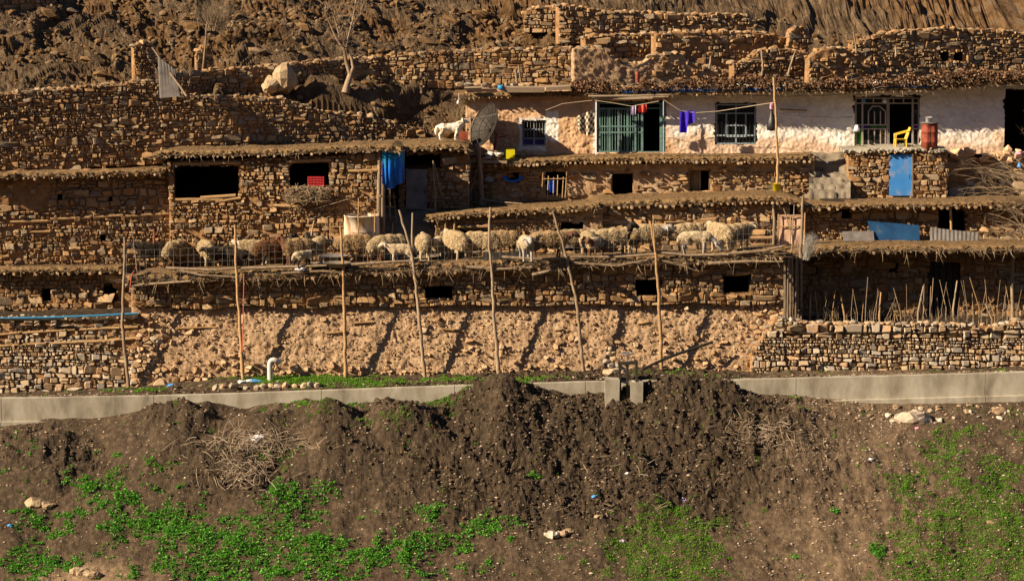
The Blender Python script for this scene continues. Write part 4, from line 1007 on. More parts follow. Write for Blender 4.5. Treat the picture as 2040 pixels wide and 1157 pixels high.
ruin('upper ruined wall with broken stepped left end', (1114, 88, 16.3), (1505, 80, 19.0), [(1114, 12), (1135, 10), (1200, 24), (1330, 28), (1400, 30), (1490, 32), (1505, 45)], size=0.168, asp=1.7, seed=201, tname='ruined_wall')
ruin('small stub of ruined wall left of the upper ruin', (1044, 62, 17.6), (1112, 62, 17.6), [(1044, 26), (1060, 16), (1112, 14)], size=0.168, seed=205, tname='ruined_wall')
ruin('ruined stone wall with upright post behind the plaster ruin', (1165, 145, 14.5), (1306, 150, 15.6), [(1165, 76), (1230, 70), (1306, 70)], size=0.168, asp=1.6, seed=211, tname='ruined_wall')
ruin('shaded ruined back wall right of the upright post', (1306, 168, 14.4), (1566, 160, 16.4), [(1306, 66), (1450, 63), (1530, 68), (1566, 76)], size=0.168, asp=1.7, seed=215, tname='ruined_wall', level=lambda px, py: .35+0*px)
t, _ = ruin('bare mud-plastered ruin wall with broken top above the house roof', (1142, 182, 13.2), (1470, 178, 15.3), [(1142, 96), (1205, 96), (1215, 112), (1240, 128), (1280, 126), (1300, 112), (1340, 104), (1360, 112), (1385, 130), (1430, 136), (1470, 148)], size=0.160, asp=1.5, seed=221, tname='ruined_wall', core='render', level=lambda px, py: .95*sstep(1330, 1250, px)+.55)
ruin('low ruined wall below the tall broken pier', (1462, 170, 14.6), (1612, 165, 15.8), [(1462, 128), (1490, 122), (1510, 104), (1540, 97), (1612, 106)], size=0.168, asp=1.6, seed=231, tname='ruined_wall')
ruin('tall narrow broken stone pier standing above the ruins', (1570, 115, 16.0), (1612, 110, 16.35), [(1570, 92), (1578, 58), (1592, 55), (1612, 66)], size=0.151, seed=235, tname='ruined_wall')
ruin('pale plastered ruin wall with a rounded top above the roof', (1612, 176, 14.2), (1732, 170, 15.0), [(1612, 112), (1640, 98), (1690, 98), (1720, 108), (1732, 120)], size=0.160, seed=241, tname='ruined_wall', core='mud', level=lambda px, py: .7+0*px)
ruin('long dark terrace wall with two square holes at the upper right', (1700, 172, 15.4), (2140, 160, 18.8), [(1700, 86), (1760, 66), (1880, 58), (1960, 60), (2140, 75)], holes=[(1872, 104, 1888, 122), (1901, 104, 1918, 122)], size=0.151, asp=1.7, seed=251, batter=rad(4))
ruin('dark wall of stacked stones at the top left corner', (-40, 34, 12.6), (110, 30, 14.2), [(-40, -20), (110, -20)], size=0.168, asp=1.7, seed=261)
ruin('small square stone pier left of the leaning metal sheet', (268, 165, 8.6), (308, 165, 8.9), [(268, 92), (280, 84), (305, 90), (308, 100)], size=0.126, seed=265, tname='stone_pier')
ruin('slim stone pier with a stick left of the bare tree', (392, 150, 10.2), (425, 150, 10.4), [(392, 112), (402, 90), (420, 96), (425, 118)], size=0.126, seed=268, tname='stone_pier')
# ---------------------------------------------------------------- rocks on the hillside
n = 15000
hxx = NR.uniform(-21.5, 21.5, n); hyy = NR.uniform(6.3, 19.5, n); hz, ha = hill_z(hxx, hyy)
ok = (hz > 6.5) & (vn(hxx*.5, hyy*.6, 9)+NR.uniform(-.35, .35, n) > .42); hxx, hyy, hz = hxx[ok], hyy[ok], hz[ok]
rr = .035+.13*NR.random(len(hxx))**3.2
tag(scatter_rocks('rubble', np.stack([hxx, hyy, hz+rr*.2], -1), rr, 'hillstone'), 'loose brown stones strewn over the upper hillside', kind='stuff')
k = 0
while k < 45:
    x, y = rnd.uniform(-20, 20), rnd.uniform(9, 19); z = float(hill_z(np.array([x]), np.array([y]))[0][0])
    px, py = proj(x, y, z)
    if z < 8.8 or not (0 < px < 2040 and 0 < py < 175) or (px > 1130 and py > 30): continue
    m = MB(); r_ = rnd.uniform(.16, .36); ang = Matrix.Rotation(rnd.uniform(-.5, .5), 3, 'Z') @ Matrix.Rotation(rnd.uniform(.1, .7), 3, 'Y')
    m.rock((x, y, z+r_*.15), r_, .26, (1.5, .9, .55), ang); tag(m.build('rock', M['hillstone'], None, (x, y, z)), 'jagged brown rock lying on the rocky slope above the terrace walls', 'rock', 'rocks on the upper slope'); k += 1
for cx, cy, sx, sy, lab in [(566, 158, .62, .75, 'large pale upright boulder before the low terrace wall'), (540, 170, .45, .4, 'smaller pale boulder leaning on the large upright one')]:
    p = P(cx, cy, 10.6 if cx > 550 else 10.4); m = MB(); b_ = MB(); ell(b_, (0, 0, 0), (sx*.8, .4, sy*.85), 10, 7)
    vs = [Vector(v)+Vector((mn.noise(Vector(v)*3+Vector((cx, 0, 0))), mn.noise(Vector(v)*3+Vector((0, cx, 3))), mn.noise(Vector(v)*3+Vector((0, 5, cx)))))*.17 for v in b_.v]
    m.add([p+v for v in vs], b_.f); tag(m.build('boulder', M['boulder'], None, p), lab, 'boulder')
# bare tree on the slope
tp = [P(x, y, Y) for x, y, Y in ((688, 186, 11.3), (692, 168, 11.4), (698, 150, 11.5))]
t = thing('bare_tree', 'leafless forked tree growing from the rocky ledge', 'tree', tp[0])
m = MB(); m.tube(tp, [.17, .13, .12], 8)
stems = [[(698, 150), (690, 125), (686, 100), (672, 80), (660, 55), (648, 25)], [(698, 150), (704, 135), (700, 115), (690, 98), (684, 92)], [(690, 98), (695, 70), (703, 40), (708, 10), (712, -30)], [(686, 100), (676, 70), (668, 40), (655, 0)], [(694, 80), (704, 55), (718, 30), (722, -10)]]
tw = MB()
for s_ in stems:
    q = [P(x, y, 11.5+.1*i*rnd.uniform(-1, 1)) for i, (x, y) in enumerate(s_)]; m.tube(q, [lerp(.10 if s_[0][1] == 150 else .06, .022, i/(len(q)-1)) for i in range(len(q))], 6)
    for p in q[2:]:
        for _ in range(4): branchy(tw, p, Vector((rnd.gauss(0, .7), rnd.gauss(0, .5), rnd.uniform(.2, 1))), rnd.uniform(.35, .8), .014, 3, .45, .25)
m.build('trunk', M['wood'], t); m = tw; m.build('branches', M['wood'], t)
for px, py, Y, n_, L, lab in [(432, 62, 13.4, 60, .9, 'dense bare thorn bush on the upper slope left of the tree'), (340, 172, 8.7, 14, .6, 'small bare bush beside the leaning metal sheet')]:
    p = P(px, py, Y); m = MB()
    for _ in range(n_): branchy(m, p+Vector((rnd.gauss(0, .3), rnd.gauss(0, .2), 0)), Vector((rnd.gauss(0, .5), rnd.gauss(0, .4), 1)), L, .012, 3, .4, .2)
    tag(m.build('thorn_bush', M['brush'], None, p), lab, 'bush')
m = MB()
for i in range(60):
    px = rnd.uniform(20, 330); p = P(px, float(interp([(0, 186), (150, 174), (300, 160)])(px)), lerp(6.4, 8.6, px/320)+rnd.uniform(-.1, .5)); branchy(m, p, Vector((rnd.choice((-1, 1)), rnd.gauss(0, .3), .15)), .4, .010, 2, .5, .05)
tag(m.build('thorn_brushwood', M['brush'], None, P(180, 170, 7.6)), 'dry thorn brushwood laid along the top of the tall retaining wall', 'brushwood', kind='stuff')
m = MB(); a, b, c_, d_ = P(314, 112, 8.2), P(350, 140, 8.2), P(360, 192, 7.9), P(318, 196, 7.9)
m.grid([[a.lerp(b, i/12).lerp(d_.lerp(c_, i/12), j/4)+Vector((0, .025*math.cos(i*math.pi), 0)) for j in range(5)] for i in range(13)])
tag(m.build('metal_sheet', M['greysheet'], None, d_), 'weathered corrugated metal sheet leaning on the terrace wall', 'metal sheet')
stick('leaning dark pole behind the corrugated sheet', [P(372, 192, 7.7), P(335, 140, 8.2), P(303, 95, 8.5)], .05, .035)
for i, (a, b, Y) in enumerate([((404, 140), (412, 48), 10.2), ((1518, 150), (1517, 97), 14.4), ((1570, 150), (1586, 100), 14.4), ((1706, 106), (1700, 64), 14.3), ((1785, 112), (1784, 92), 15.4), ((1413, 136), (1416, 112), 14.0), ((1308, 120), (1304, 76), 15.0)]):
    stick(['pale dead stick standing by the slim stone pier', 'upright stick left of the broken pier above the roof', 'leaning stake below the broken pier', 'bent stake by the rounded plaster ruin', 'short stake before the wall with square holes', 'short stake on the plaster ruin', 'wooden post standing between the two ruin walls'][i], [P(*a, Y), P((a[0]+b[0])/2+rnd.uniform(-2, 2), (a[1]+b[1])/2, Y), P(*b, Y)], .05, .035)

# ---------------------------------------------------------------- satellite dish, dog and things before the house
c0 = P(971, 252, 9.3); ax = Vector((-.80, -.46, .38)).normalized(); ex = ax.cross(Vector((0, 0, 1))).normalized(); ey = ex.cross(ax)
R_ = .93
t = thing('satellite_dish', 'large ribbed mesh satellite dish tilted beside the mud house corner', 'satellite dish', P(962, 300, 9.3))
def dsh(r, a, o=0): return c0+(ex*math.cos(a)+ey*math.sin(a))*r+ax*(.32*(r/R_)**2-.16+o)
m = MB(); m.grid([[dsh(R_*(i+.05)/8.05, 2*math.pi*j/36) for j in range(37)] for i in range(9)]); bowl = m.build('bowl', M['dish'], t)
for j in range(16):
    m = MB(); a = 2*math.pi*j/16; m.tube([dsh(R_*i/6, a, .012) for i in range(7)], .014, 4); m.build('rib', M['dark'], bowl)
for r in (.36, .66, 1.0):
    m = MB(); m.tube([dsh(R_*r, 2*math.pi*j/40, .012) for j in range(41)], .018 if r == 1 else .011, 4); m.build('ring', M['dark'], bowl)
m = MB(); fp = c0+ax*.85
for j in range(3): m.tube([dsh(R_*.95, 2.1*j+.4), fp], .012, 4)
m.lathe(fp, [(.01, -.1), (.07, -.1), (.07, .06), (.01, .06)], 10, ax); m.build('feed_arm', M['greymetal'], t)
m = MB(); m.tube([c0-ax*.2, c0-ax*.35+Vector((.1, .1, -.2)), P(985, 300, 9.5)], [.05, .06, .06], 8); m.tube([P(984, 276, 9.3), P(1013, 270, 9.2)], .03, 6); m.build('mount', M['rust'], t)
d = bpy.data.objects.new('dog', DOG); C.objects.link(d); dp = P(899, 279, 7.6); d.location = dp; d.rotation_euler = (0, 0, rad(8)); d.scale = (1.0,)*3
tag(d, 'white dog with tan patches standing on the mud roof edge', 'dog')
m = MB(); m.rock(P(892, 268, 9.3), .3, .2, (1.3, 1, .6)); tag(m.build('rock', M['hillstone'], None, P(892, 272, 9.3)), 'tan rock on the ground behind the dog', 'rock')
m = MB(); m.box(P(914, 279, 9.0), P(932, 262, 9.3)); tag(m.build('clay_block', M['rust'], None, P(920, 279, 9.1)), 'reddish clay block between the dog and the house corner', 'block')
def bulb(px, py, Y):
    m = MB(); p = P(px, py, Y); m.lathe(p, [(.005, -.09), (.06, -.05), (.065, 0), (.03, .07), (.02, .09)], 10); m.tube([p+Vector((0, 0, .09)), p+Vector((.03, .1, .35))], .008, 4); return m
tag(bulb(913, 204, 9.8).build('light_bulb', M['white'], None, P(913, 204, 9.8)), 'white light bulb hanging from the left eave of the house', 'lamp')
m = MB()
for i in range(9): m.rock(P(rnd.uniform(972, 1003), rnd.uniform(300, 314), 9.0), rnd.uniform(.1, .18), .2, (1.5, 1, .5))
tag(m.build('stone_heap', M['pvc'], None, P(988, 314, 9.0)), 'little heap of pale flat stones at the foot of the dish', 'stones')
def bucket(px, py, w, h, Y, mat, lab, name='can', cat='can', square=False):
    p = P(px, py, Y); k = 51.0/ (1+ (Y-2)/90); r = w/2/k; H = h/k; m = MB()
    if square: m.box(p+Vector((-r, -r*.7, 0)), p+Vector((r, r*.7, H)), .004); m.lathe(p+Vector((r*.4, 0, H)), [(.05, 0), (.05, .04), (.001, .04)], 10); m.tube([p+Vector((-r*.7, 0, H)), p+Vector((-r*.3, 0, H+.07)), p+Vector((r*.1, 0, H))], .012, 5)
    else: m.lathe(p, [(.001, 0), (r*.85, 0), (r, H), (r*1.08, H), (r*.94, H*.97), (r*.8, H*.2), (.001, H*.2)], 16)
    return tag(m.build(name, M[mat], None, p), lab, cat)
bucket(1017, 316, 17, 18, 8.9, 'yellowcan', 'yellow oil can with square sides on the house terrace', square=True)
bucket(1547, 380, 17, 14, 8.0, 'yellowcan', 'small yellow bucket at the foot of the clothesline pole', 'bucket', 'bucket')

# windows and doors of the house
def frame(parent, x0, y0, x1, y1, Y, vs, hs2, w, mat, name='frame'):
    m = MB()
    for x in [x0, x1]+vs: m.bar(P(x, y1, Y), P(x, y0, Y), w*(1.3 if x in (x0, x1) else 1), .05)
    for y in [y0, y1]+hs2: m.bar(P(x0, y, Y-.004), P(x1, y, Y-.004), w*(1.3 if y in (y0, y1) else 1), .05)
    return m.build(name, M[mat], parent)
def pane(parent, x0, y0, x1, y1, Y, mat='glass', name='pane'):
    m = MB(); a, b = P(x0, y1, Y), P(x1, y0, Y); m.box(a, Vector((b.x, a.y+.01, b.z))); return m.build(name, M[mat], parent)
def bars(parent, xs, y0, y1, Y, r, mat, name='bar'):
    for x in xs:
        m = MB(); m.tube([P(x, y1, Y), P(x, y0, Y)], r, 5); m.build(name, M[mat], parent)
f = frame(hs_, 1041, 241, 1086, 289, 10.45, [1064], [258, 276], .06, 'bluewhite', 'window'); pane(f, 1042, 258, 1063, 288, 10.5); pane(f, 1065, 242, 1085, 276, 10.5)
pane(f, 1042, 277, 1085, 288, 10.47, 'glassblue'); bars(f, range(1045, 1086, 6), 241, 277, 10.4, .012, 'greymetal')
f = frame(hs_, 1192, 206, 1327, 303, 10.42, [1280, 1316], [216], .08, 'greenmetal', 'entrance')
m = MB()
for x in (1194, 1214, 1232, 1250, 1266, 1279): m.bar(P(x, 303, 10.4), P(x, 217, 10.4), .09, .05)
for y in (217, 252, 264, 302): m.bar(P(1194, y, 10.395), P(1279, y, 10.395), .07, .05)
dr = m.build('grille_door', M['greenmetal'], f); bars(dr, [1200, 1205, 1210, 1220, 1226, 1238, 1244, 1256, 1261, 1272], 218, 302, 10.37, .016, 'greenmetal')
pane(dr, 1196, 217, 1278, 302, 10.5); frame(f, 1318, 216, 1326, 303, 10.4, [], [255, 262], .05, 'greenmetal', 'side_light')
f = frame(hs_, 1427, 209, 1505, 286, 10.42, [1466], [], .06, 'bluewhite', 'window')
frame(f, 1447, 226, 1486, 272, 10.4, [1466], [250], .05, 'bluewhite', 'casement'); m = MB(); m.bar(P(1428, 226, 10.4), P(1504, 226, 10.4), .05); m.bar(P(1428, 270, 10.4), P(1504, 270, 10.4), .06); m.build('transom', M['bluewhite'], f)
bars(f, range(1431, 1504, 7), 210, 285, 10.36, .008, 'dark'); pane(f, 1428, 210, 1504, 285, 10.5)
f = frame(hs_, 1704, 196, 1831, 291, 10.42, [1718, 1768, 1770, 1818], [206], .07, 'pinkframe', 'entrance')
def muntin(*q):
    m = MB(); m.bar(P(q[0], q[1], 10.4), P(q[2], q[3], 10.4), .045); m.build('muntin', M['pinkframe'], f)
for y in (249, 257): muntin(1705, y, 1768, y); muntin(1820, y, 1831, y)
for x in (1730, 1742, 1754, 1764): muntin(x, 291, x, 258); muntin(x, 248, x, 222)
for q in ((1730, 222, 1738, 212), (1738, 212, 1752, 212), (1752, 212, 1764, 222), (1740, 196, 1740, 206), (1780, 196, 1780, 206), (1800, 196, 1800, 206)): muntin(*q)
pane(f, 1705, 197, 1767, 290, 10.52); pane(f, 1819, 197, 1830, 290, 10.52)
for x0, x1, mt in ((1706, 1717, 'glassblue'), (1719, 1731, 'glassblue'), (1734, 1748, 'glassgreen'), (1750, 1763, 'glassgreen'), (1820, 1830, 'glassblue')): pane(f, x0, 250, x1, 256.5, 10.44, mt, 'coloured_pane')
pane(f, 1705, 258, 1717, 290, 10.44, 'glassgreen', 'coloured_pane')
for a, b in (((1172, 192), (1335, 189)), ((1180, 195), (1332, 193)), ((1200, 197), (1300, 196))): m = MB(); m.tube([P(*a, 9.5+rnd.uniform(-.1, .1)), P((a[0]+b[0])/2, (a[1]+b[1])/2+1, 9.55), P(*b, 9.5)], [.05, .055, .045], 6); m.build('porch_beam', M['plank'], hs_)
for x, mt in ((1188, 'white'), (1322, 'bluewhite')):
    m = MB(); m.tube([P(x, 308, 9.6), P(x, 250, 9.6), P(x, 196, 9.6)], .028, 7); m.build('porch_post', M[mt], hs_)
m = MB(); m.bar(P(1553, 218, 10.2), P(1608, 220, 10.2), .07, .05); m.build('wall_batten', M['wood'], hs_)

# washing and bags
def rope(pts, r=.012, mat='rope', lab='', name='clothesline', sag=.0):
    m = MB(); q = []
    for a, b in zip(pts, pts[1:]):
        n_ = 10
        for i in range(n_): t_ = i/n_; q.append(a.lerp(b, t_)-Vector((0, 0, sag*4*t_*(1-t_)*(b-a).length)))
    q.append(pts[-1]); m.tube(q, r, 4); return tag(m.build(name, M[mat], None, pts[0]), lab, 'rope')
YL = 9.2
rope([P(1184, 200, YL), P(1225, 206, YL), P(1258, 212, YL), P(1312, 202, YL)], lab='pale rope with small red cloth strung across the green entrance')
rope([P(1322, 199, YL), P(1356, 221, YL), P(1385, 225, YL), P(1430, 222, YL), P(1545, 204, 8.3)], lab='pale clothesline carrying the indigo cloth to the tall pole')
rope([P(1087, 220, 9.5), P(1120, 207, 9.4), P(1180, 200, YL)], .008, lab='thin sagging line left of the green entrance')
rope([P(1548, 225, 8.3), P(1620, 232, 9.8), P(1700, 233, 10.1)], .007, 'dark', 'thin dark wire crossing the white wall right of the pole', 'cable', .02)
rope([P(1345, 185, 9.6), P(1480, 189, 9.8), P(1700, 186, 9.7), P(1830, 196, 9.9), P(1860, 182, 9.6)], .009, 'dark', 'dark electric cable sagging below the eaves of the white house', 'cable', .02)
def cloth(x0, x1, y0, y1, Y, mat, lab, name='cloth', cat='cloth', shape=None, mats=None):
    m = MB(); n_ = 16; k_ = 14; rows = []; ph = rnd.uniform(0, 6)
    for i in range(n_+1):
        s_ = i/n_; r_ = []; ph += rnd.uniform(.4, 1.0)
        a, b = (shape(s_) if shape else (0, 1))
        for j in range(k_+1):
            t_ = lerp(a, b, j/k_); x = lerp(x0, x1, s_)+1.2*math.sin(ph)*t_; y = lerp(y0, y1, t_)
            r_.append(P(x, y, Y+.06*math.sin(ph)*(.4+t_)+rnd.uniform(-.01, .01)))
        rows.append(r_)
    m.grid(rows)
    if mats:
        m.mi = [((q//k_)//2+(q % k_)//2) % 2 for q in range(len(m.f))]
        return tag(m.build(name, [M[q] for q in mats], None, P((x0+x1)/2, y1, Y)), lab, cat)
    return tag(m.build(name, M[mat], None, P((x0+x1)/2, y1, Y)), lab, cat)
cloth(1354, 1384, 221, 266, YL, 'clothblue', 'indigo cloth drooping from the clothesline before the white wall', shape=lambda s: (0, .97 if s < .55 else lerp(.62, .5, (s-.55)/.45)))
cloth(1272, 1288, 209, 224, YL, 'clothred', 'small red cloth on the rope across the green entrance'); cloth(1257, 1267, 211, 229, YL, 'clothlilac', 'small lilac cloth hanging left of the red one')
M['cream'] = mk('cream_cloth', [(0,(.50,.43,.32)), (1,(.62,.55,.43))], 6, bump=.2); M['brownc'] = mk('brown_cloth', [(0,(.05,.035,.025)), (1,(.09,.065,.045))], 6, bump=.2)
cloth(1151, 1184, 218, 270, 9.6, None, 'brown and cream checked cloth hung beside the green entrance', mats=('cream', 'brownc'), shape=lambda s: (lerp(.25, 0, s), lerp(.72, 1, math.sin(s*2.6))))
def bag(px, py, w, h, Y, mat, lab, name='plastic_bag', cat='bag'):
    p = P(px, py, Y); m = MB(); k = 48.5; prof = [(.02, h/k), (.05, h/k*.85), (w/k*.36, h/k*.6), (w/k*.5, h/k*.25), (w/k*.42, .03), (.02, 0)]
    m.lathe(p, prof, 14); m.v = [(x+rnd.uniform(-.025, .025), y+rnd.uniform(-.02, .02), z+rnd.uniform(-.02, .02)) for x, y, z in m.v]
    return tag(m.build(name, M[mat], None, p), lab, cat)
bag(1537, 261, 20, 42, 8.25, 'bagblack', 'black plastic bag hanging on the tall clothesline pole'); bag(1537, 219, 7, 13, 8.25, 'pink', 'small pink plastic bag above the black bag')
bag(1707, 263, 13, 15, 10.1, 'bagwhite', 'white plastic bag hanging at the left edge of the glazed entrance'); bag(1762, 205, 9, 9, 10.1, 'bagwhite', 'crumpled white bag above the glazed entrance'); bag(1721, 204, 7, 7, 10.1, 'bagblue', 'small blue bag above the glazed entrance')
bag(2031, 335, 9, 11, 8.0, 'bagblue', 'blue plastic bag caught in the bare bush'); bag(2030, 309, 14, 8, 8.0, 'pink', 'pink plastic scrap in the bare bush')
stick('tall pale clothesline pole standing in the yellow bucket', [P(1548, 376, 8.0), P(1550, 320, 8.05), P(1546, 240, 8.1), P(1541, 154, 8.2)], .06, .045, 'timber')

# plastic chair and rusty drum on the little roof
t = thing('plastic_chair', 'yellow plastic garden chair on the roof of the blue-door hut', 'chair', P(1795, 296, 8.9))
b0 = WL[t.name]; s_ = 1.0
def cp(x, y, z): return b0+Vector((x, y, z))*s_*.92
for x, y in ((-.26, -.22), (-.26, .22), (.2, -.2), (.2, .2)):
    m = MB(); m.tube([cp(x*1.05, y*1.05, 0), cp(x, y, .40)], [.03, .04], 6); m.build('leg', M['yellow'], t)
m = MB(); m.grid([[cp(x, y, .42+.03*x) for y in np.linspace(-.24, .24, 5)] for x in np.linspace(-.28, .22, 6)]); m.grid([[cp(x, y, .385) for y in np.linspace(-.24, .24, 2)] for x in np.linspace(-.28, .22, 2)]); m.box(cp(-.29, -.25, .36), cp(-.26, .25, .43)); m.build('seat', M['yellow'], t)
m = MB(); m.tube([cp(.2, -.24, .42), cp(.28, -.23, .65), cp(.37, -.18, .92), cp(.38, .18, .92), cp(.28, .23, .65), cp(.2, .24, .42)], .03, 6)
for y in (-.12, 0, .12): m.tube([cp(.2, y, .42), cp(.37, y, .9)], .028, 5)
m.build('backrest', M['yellow'], t)
for y in (-.25, .25):
    m = MB(); m.tube([cp(-.26, y, .40), cp(-.27, y, .62), cp(-.1, y, .67), cp(.3, y*.95, .78)], .028, 6); m.build('armrest', M['yellow'], t)
p = P(1851, 300, 8.7); m = MB(); prof = [(.01, 0), (.33, 0), (.335, .35), (.345, .36), (.335, .38), (.335, .75), (.345, .76), (.335, .78), (.33, 1.1), (.35, 1.12), (.31, 1.1), (.01, 1.08)]; m.lathe(p, prof, 22)
m.v = [(x+.07*math.exp(-((x-p.x+.05)/.06)**2)*math.sin(z*14)*(y < p.y)*.4, y+.09*math.exp(-((x-p.x-.02)/.07)**2)*(y < p.y), z) for x, y, z in m.v]
t = thing('oil_drum', 'dented rust-red oil drum beside the yellow chair', 'drum', p); m.build('body', M['rust'], t)
m = MB(); m.lathe(p+Vector((0, 0, 1.12)), [(.01, .03), (.37, .02), (.38, .0), (.01, -.01)], 18); m.v = [(x, y, z+rnd.uniform(-.02, .02)) for x, y, z in m.v]; m.build('lid', M['greysheet'], t)
bucket(1850, 243, 13, 9, 8.7, 'bagwhite', 'small pale pot on top of the rusty drum', 'pot', 'pot')
# ---------------------------------------------------------------- fence poles and netting along the terrace edge
poles = [([(256, 770), (244, 645), (247, 560), (248, 472)], 'leftmost tall fence pole at the end of the sheep terrace'), ([(485, 750), (480, 690), (472, 560), (468, 448)], 'tall grey fence pole with white rag at its foot'),
    ([(688, 749), (687, 660), (684, 560), (678, 452)], 'straight fence pole before the rusty tank'), ([(847, 750), (836, 640), (822, 510), (795, 418)], 'leaning fence pole left of the dark wall opening'),
    ([(994, 738), (985, 640), (981, 560), (974, 480), (977, 413)], 'crooked pale fence pole at the middle of the terrace'), ([(1164, 744), (1155, 660), (1147, 590), (1120, 480), (1101, 420)], 'fence pole leaning left with a bend under the eave'),
    ([(1318, 734), (1315, 640), (1312, 570), (1305, 500), (1295, 440)], 'forked fence pole beside the black hose')]
for pts, lab in poles:
    n_ = len(pts)-1
    q = [P(x, y, lerp(float(ftY(pts[0][0]))-.16, float(tY(pts[0][0]))-.2, i/n_)) for i, (x, y) in enumerate(pts)]; q[0].z -= .15
    stick(lab, q, .075, .042, 'timber' if len(lab) % 2 else 'wood', 'fence_pole', group='poles along the terrace front', wob=.022)
stick('short fork of a pole above the terrace edge', [P(1305, 500, .15), P(1303, 480, .15), P(1302, 434, .15)], .04, .025, 'timber')
m = MB(); rows = {}
xs_ = np.arange(252, 1555, 13.5)
for x in xs_:
    Y = float(tY(x))-.12; e = float(interp(tedge)(x)); j = rnd.uniform(-2, 2)
    m.tube([P(x, e+8, Y), P(x+j, e-22, Y), P(x+j*1.5, e-50, Y)], .0028, 3, cap=False)
for h in (6, -8, -22, -36, -50):
    m.tube([P(x, float(interp(tedge)(x))+h+rnd.uniform(-1.5, 1.5), float(tY(x))-.125) for x in xs_], .003, 3, cap=False)
tag(m.build('wire_netting', M['wire'], None, P(900, 540, -.2)), 'thin wire netting strung between the poles in front of the sheep', 'netting')
m = MB()
for x in range(1385, 1545, 12): m.tube([P(x, 492, 4.6), P(x+rnd.uniform(-3, 3), 430, 4.6)], .003, 3, cap=False)
for y in (490, 470, 450, 434): m.tube([P(x, y+rnd.uniform(-2, 2), 4.6) for x in range(1385, 1545, 20)], .003, 3, cap=False)
tag(m.build('wire_netting', M['wire'], None, P(1460, 490, 4.6)), 'wire netting before the stone byre behind the right sheep', 'netting')
logs = [((330, 534), (430, 538), (480, 533)), ((345, 535), (400, 548), (470, 552)), ((480, 535), (560, 532), (650, 529)), ((700, 527), (790, 521), (850, 519)), ((1000, 512), (1080, 517), (1150, 512)), ((1140, 512), (1230, 512), (1310, 506)), ((1140, 524), (1230, 530), (1290, 518)), ((1312, 503), (1370, 509), (1450, 507)), ((1450, 506), (1520, 500), (1562, 490)), ((1320, 520), (1355, 528), (1392, 540)), ((1410, 525), (1480, 521), (1560, 521)), ((560, 545), (640, 540), (700, 545)), ((930, 532), (1000, 536), (1060, 532)), ((250, 571), (300, 566), (380, 560)), ((1060, 548), (1110, 536), (1140, 538))]
log_lab = ['short grey log at the left end of the terrace edge', 'thin curved branch sagging below the left edge logs', 'straight grey log right of the second pole on the terrace edge', 'flat-lying log left of the leaning pole', 'log crossing the foot of the bent pole', 'upper of two logs running to the forked pole', 'lower of two logs running to the forked pole', 'bowed dark log right of the forked pole', 'last log at the right end of the terrace edge', 'stout branch jutting down right of the forked pole', 'thin log under the eave at the right end of the terrace', 'thin log under the edge before the third pole', 'thin branch hanging under the edge at the crooked pole', 'branch poking left past the leftmost pole under the eave', 'thin twig-like branch below the bent pole']
for i, lg_ in enumerate(logs):
    q = [P(x, y, float(tY(x))-.06-rnd.uniform(0, .14)) for x, y in lg_]
    stick(log_lab[i], q, rnd.uniform(.05, .075), rnd.uniform(.03, .05), 'wood', 'edge_log', 'log', 'logs along the terrace edge')

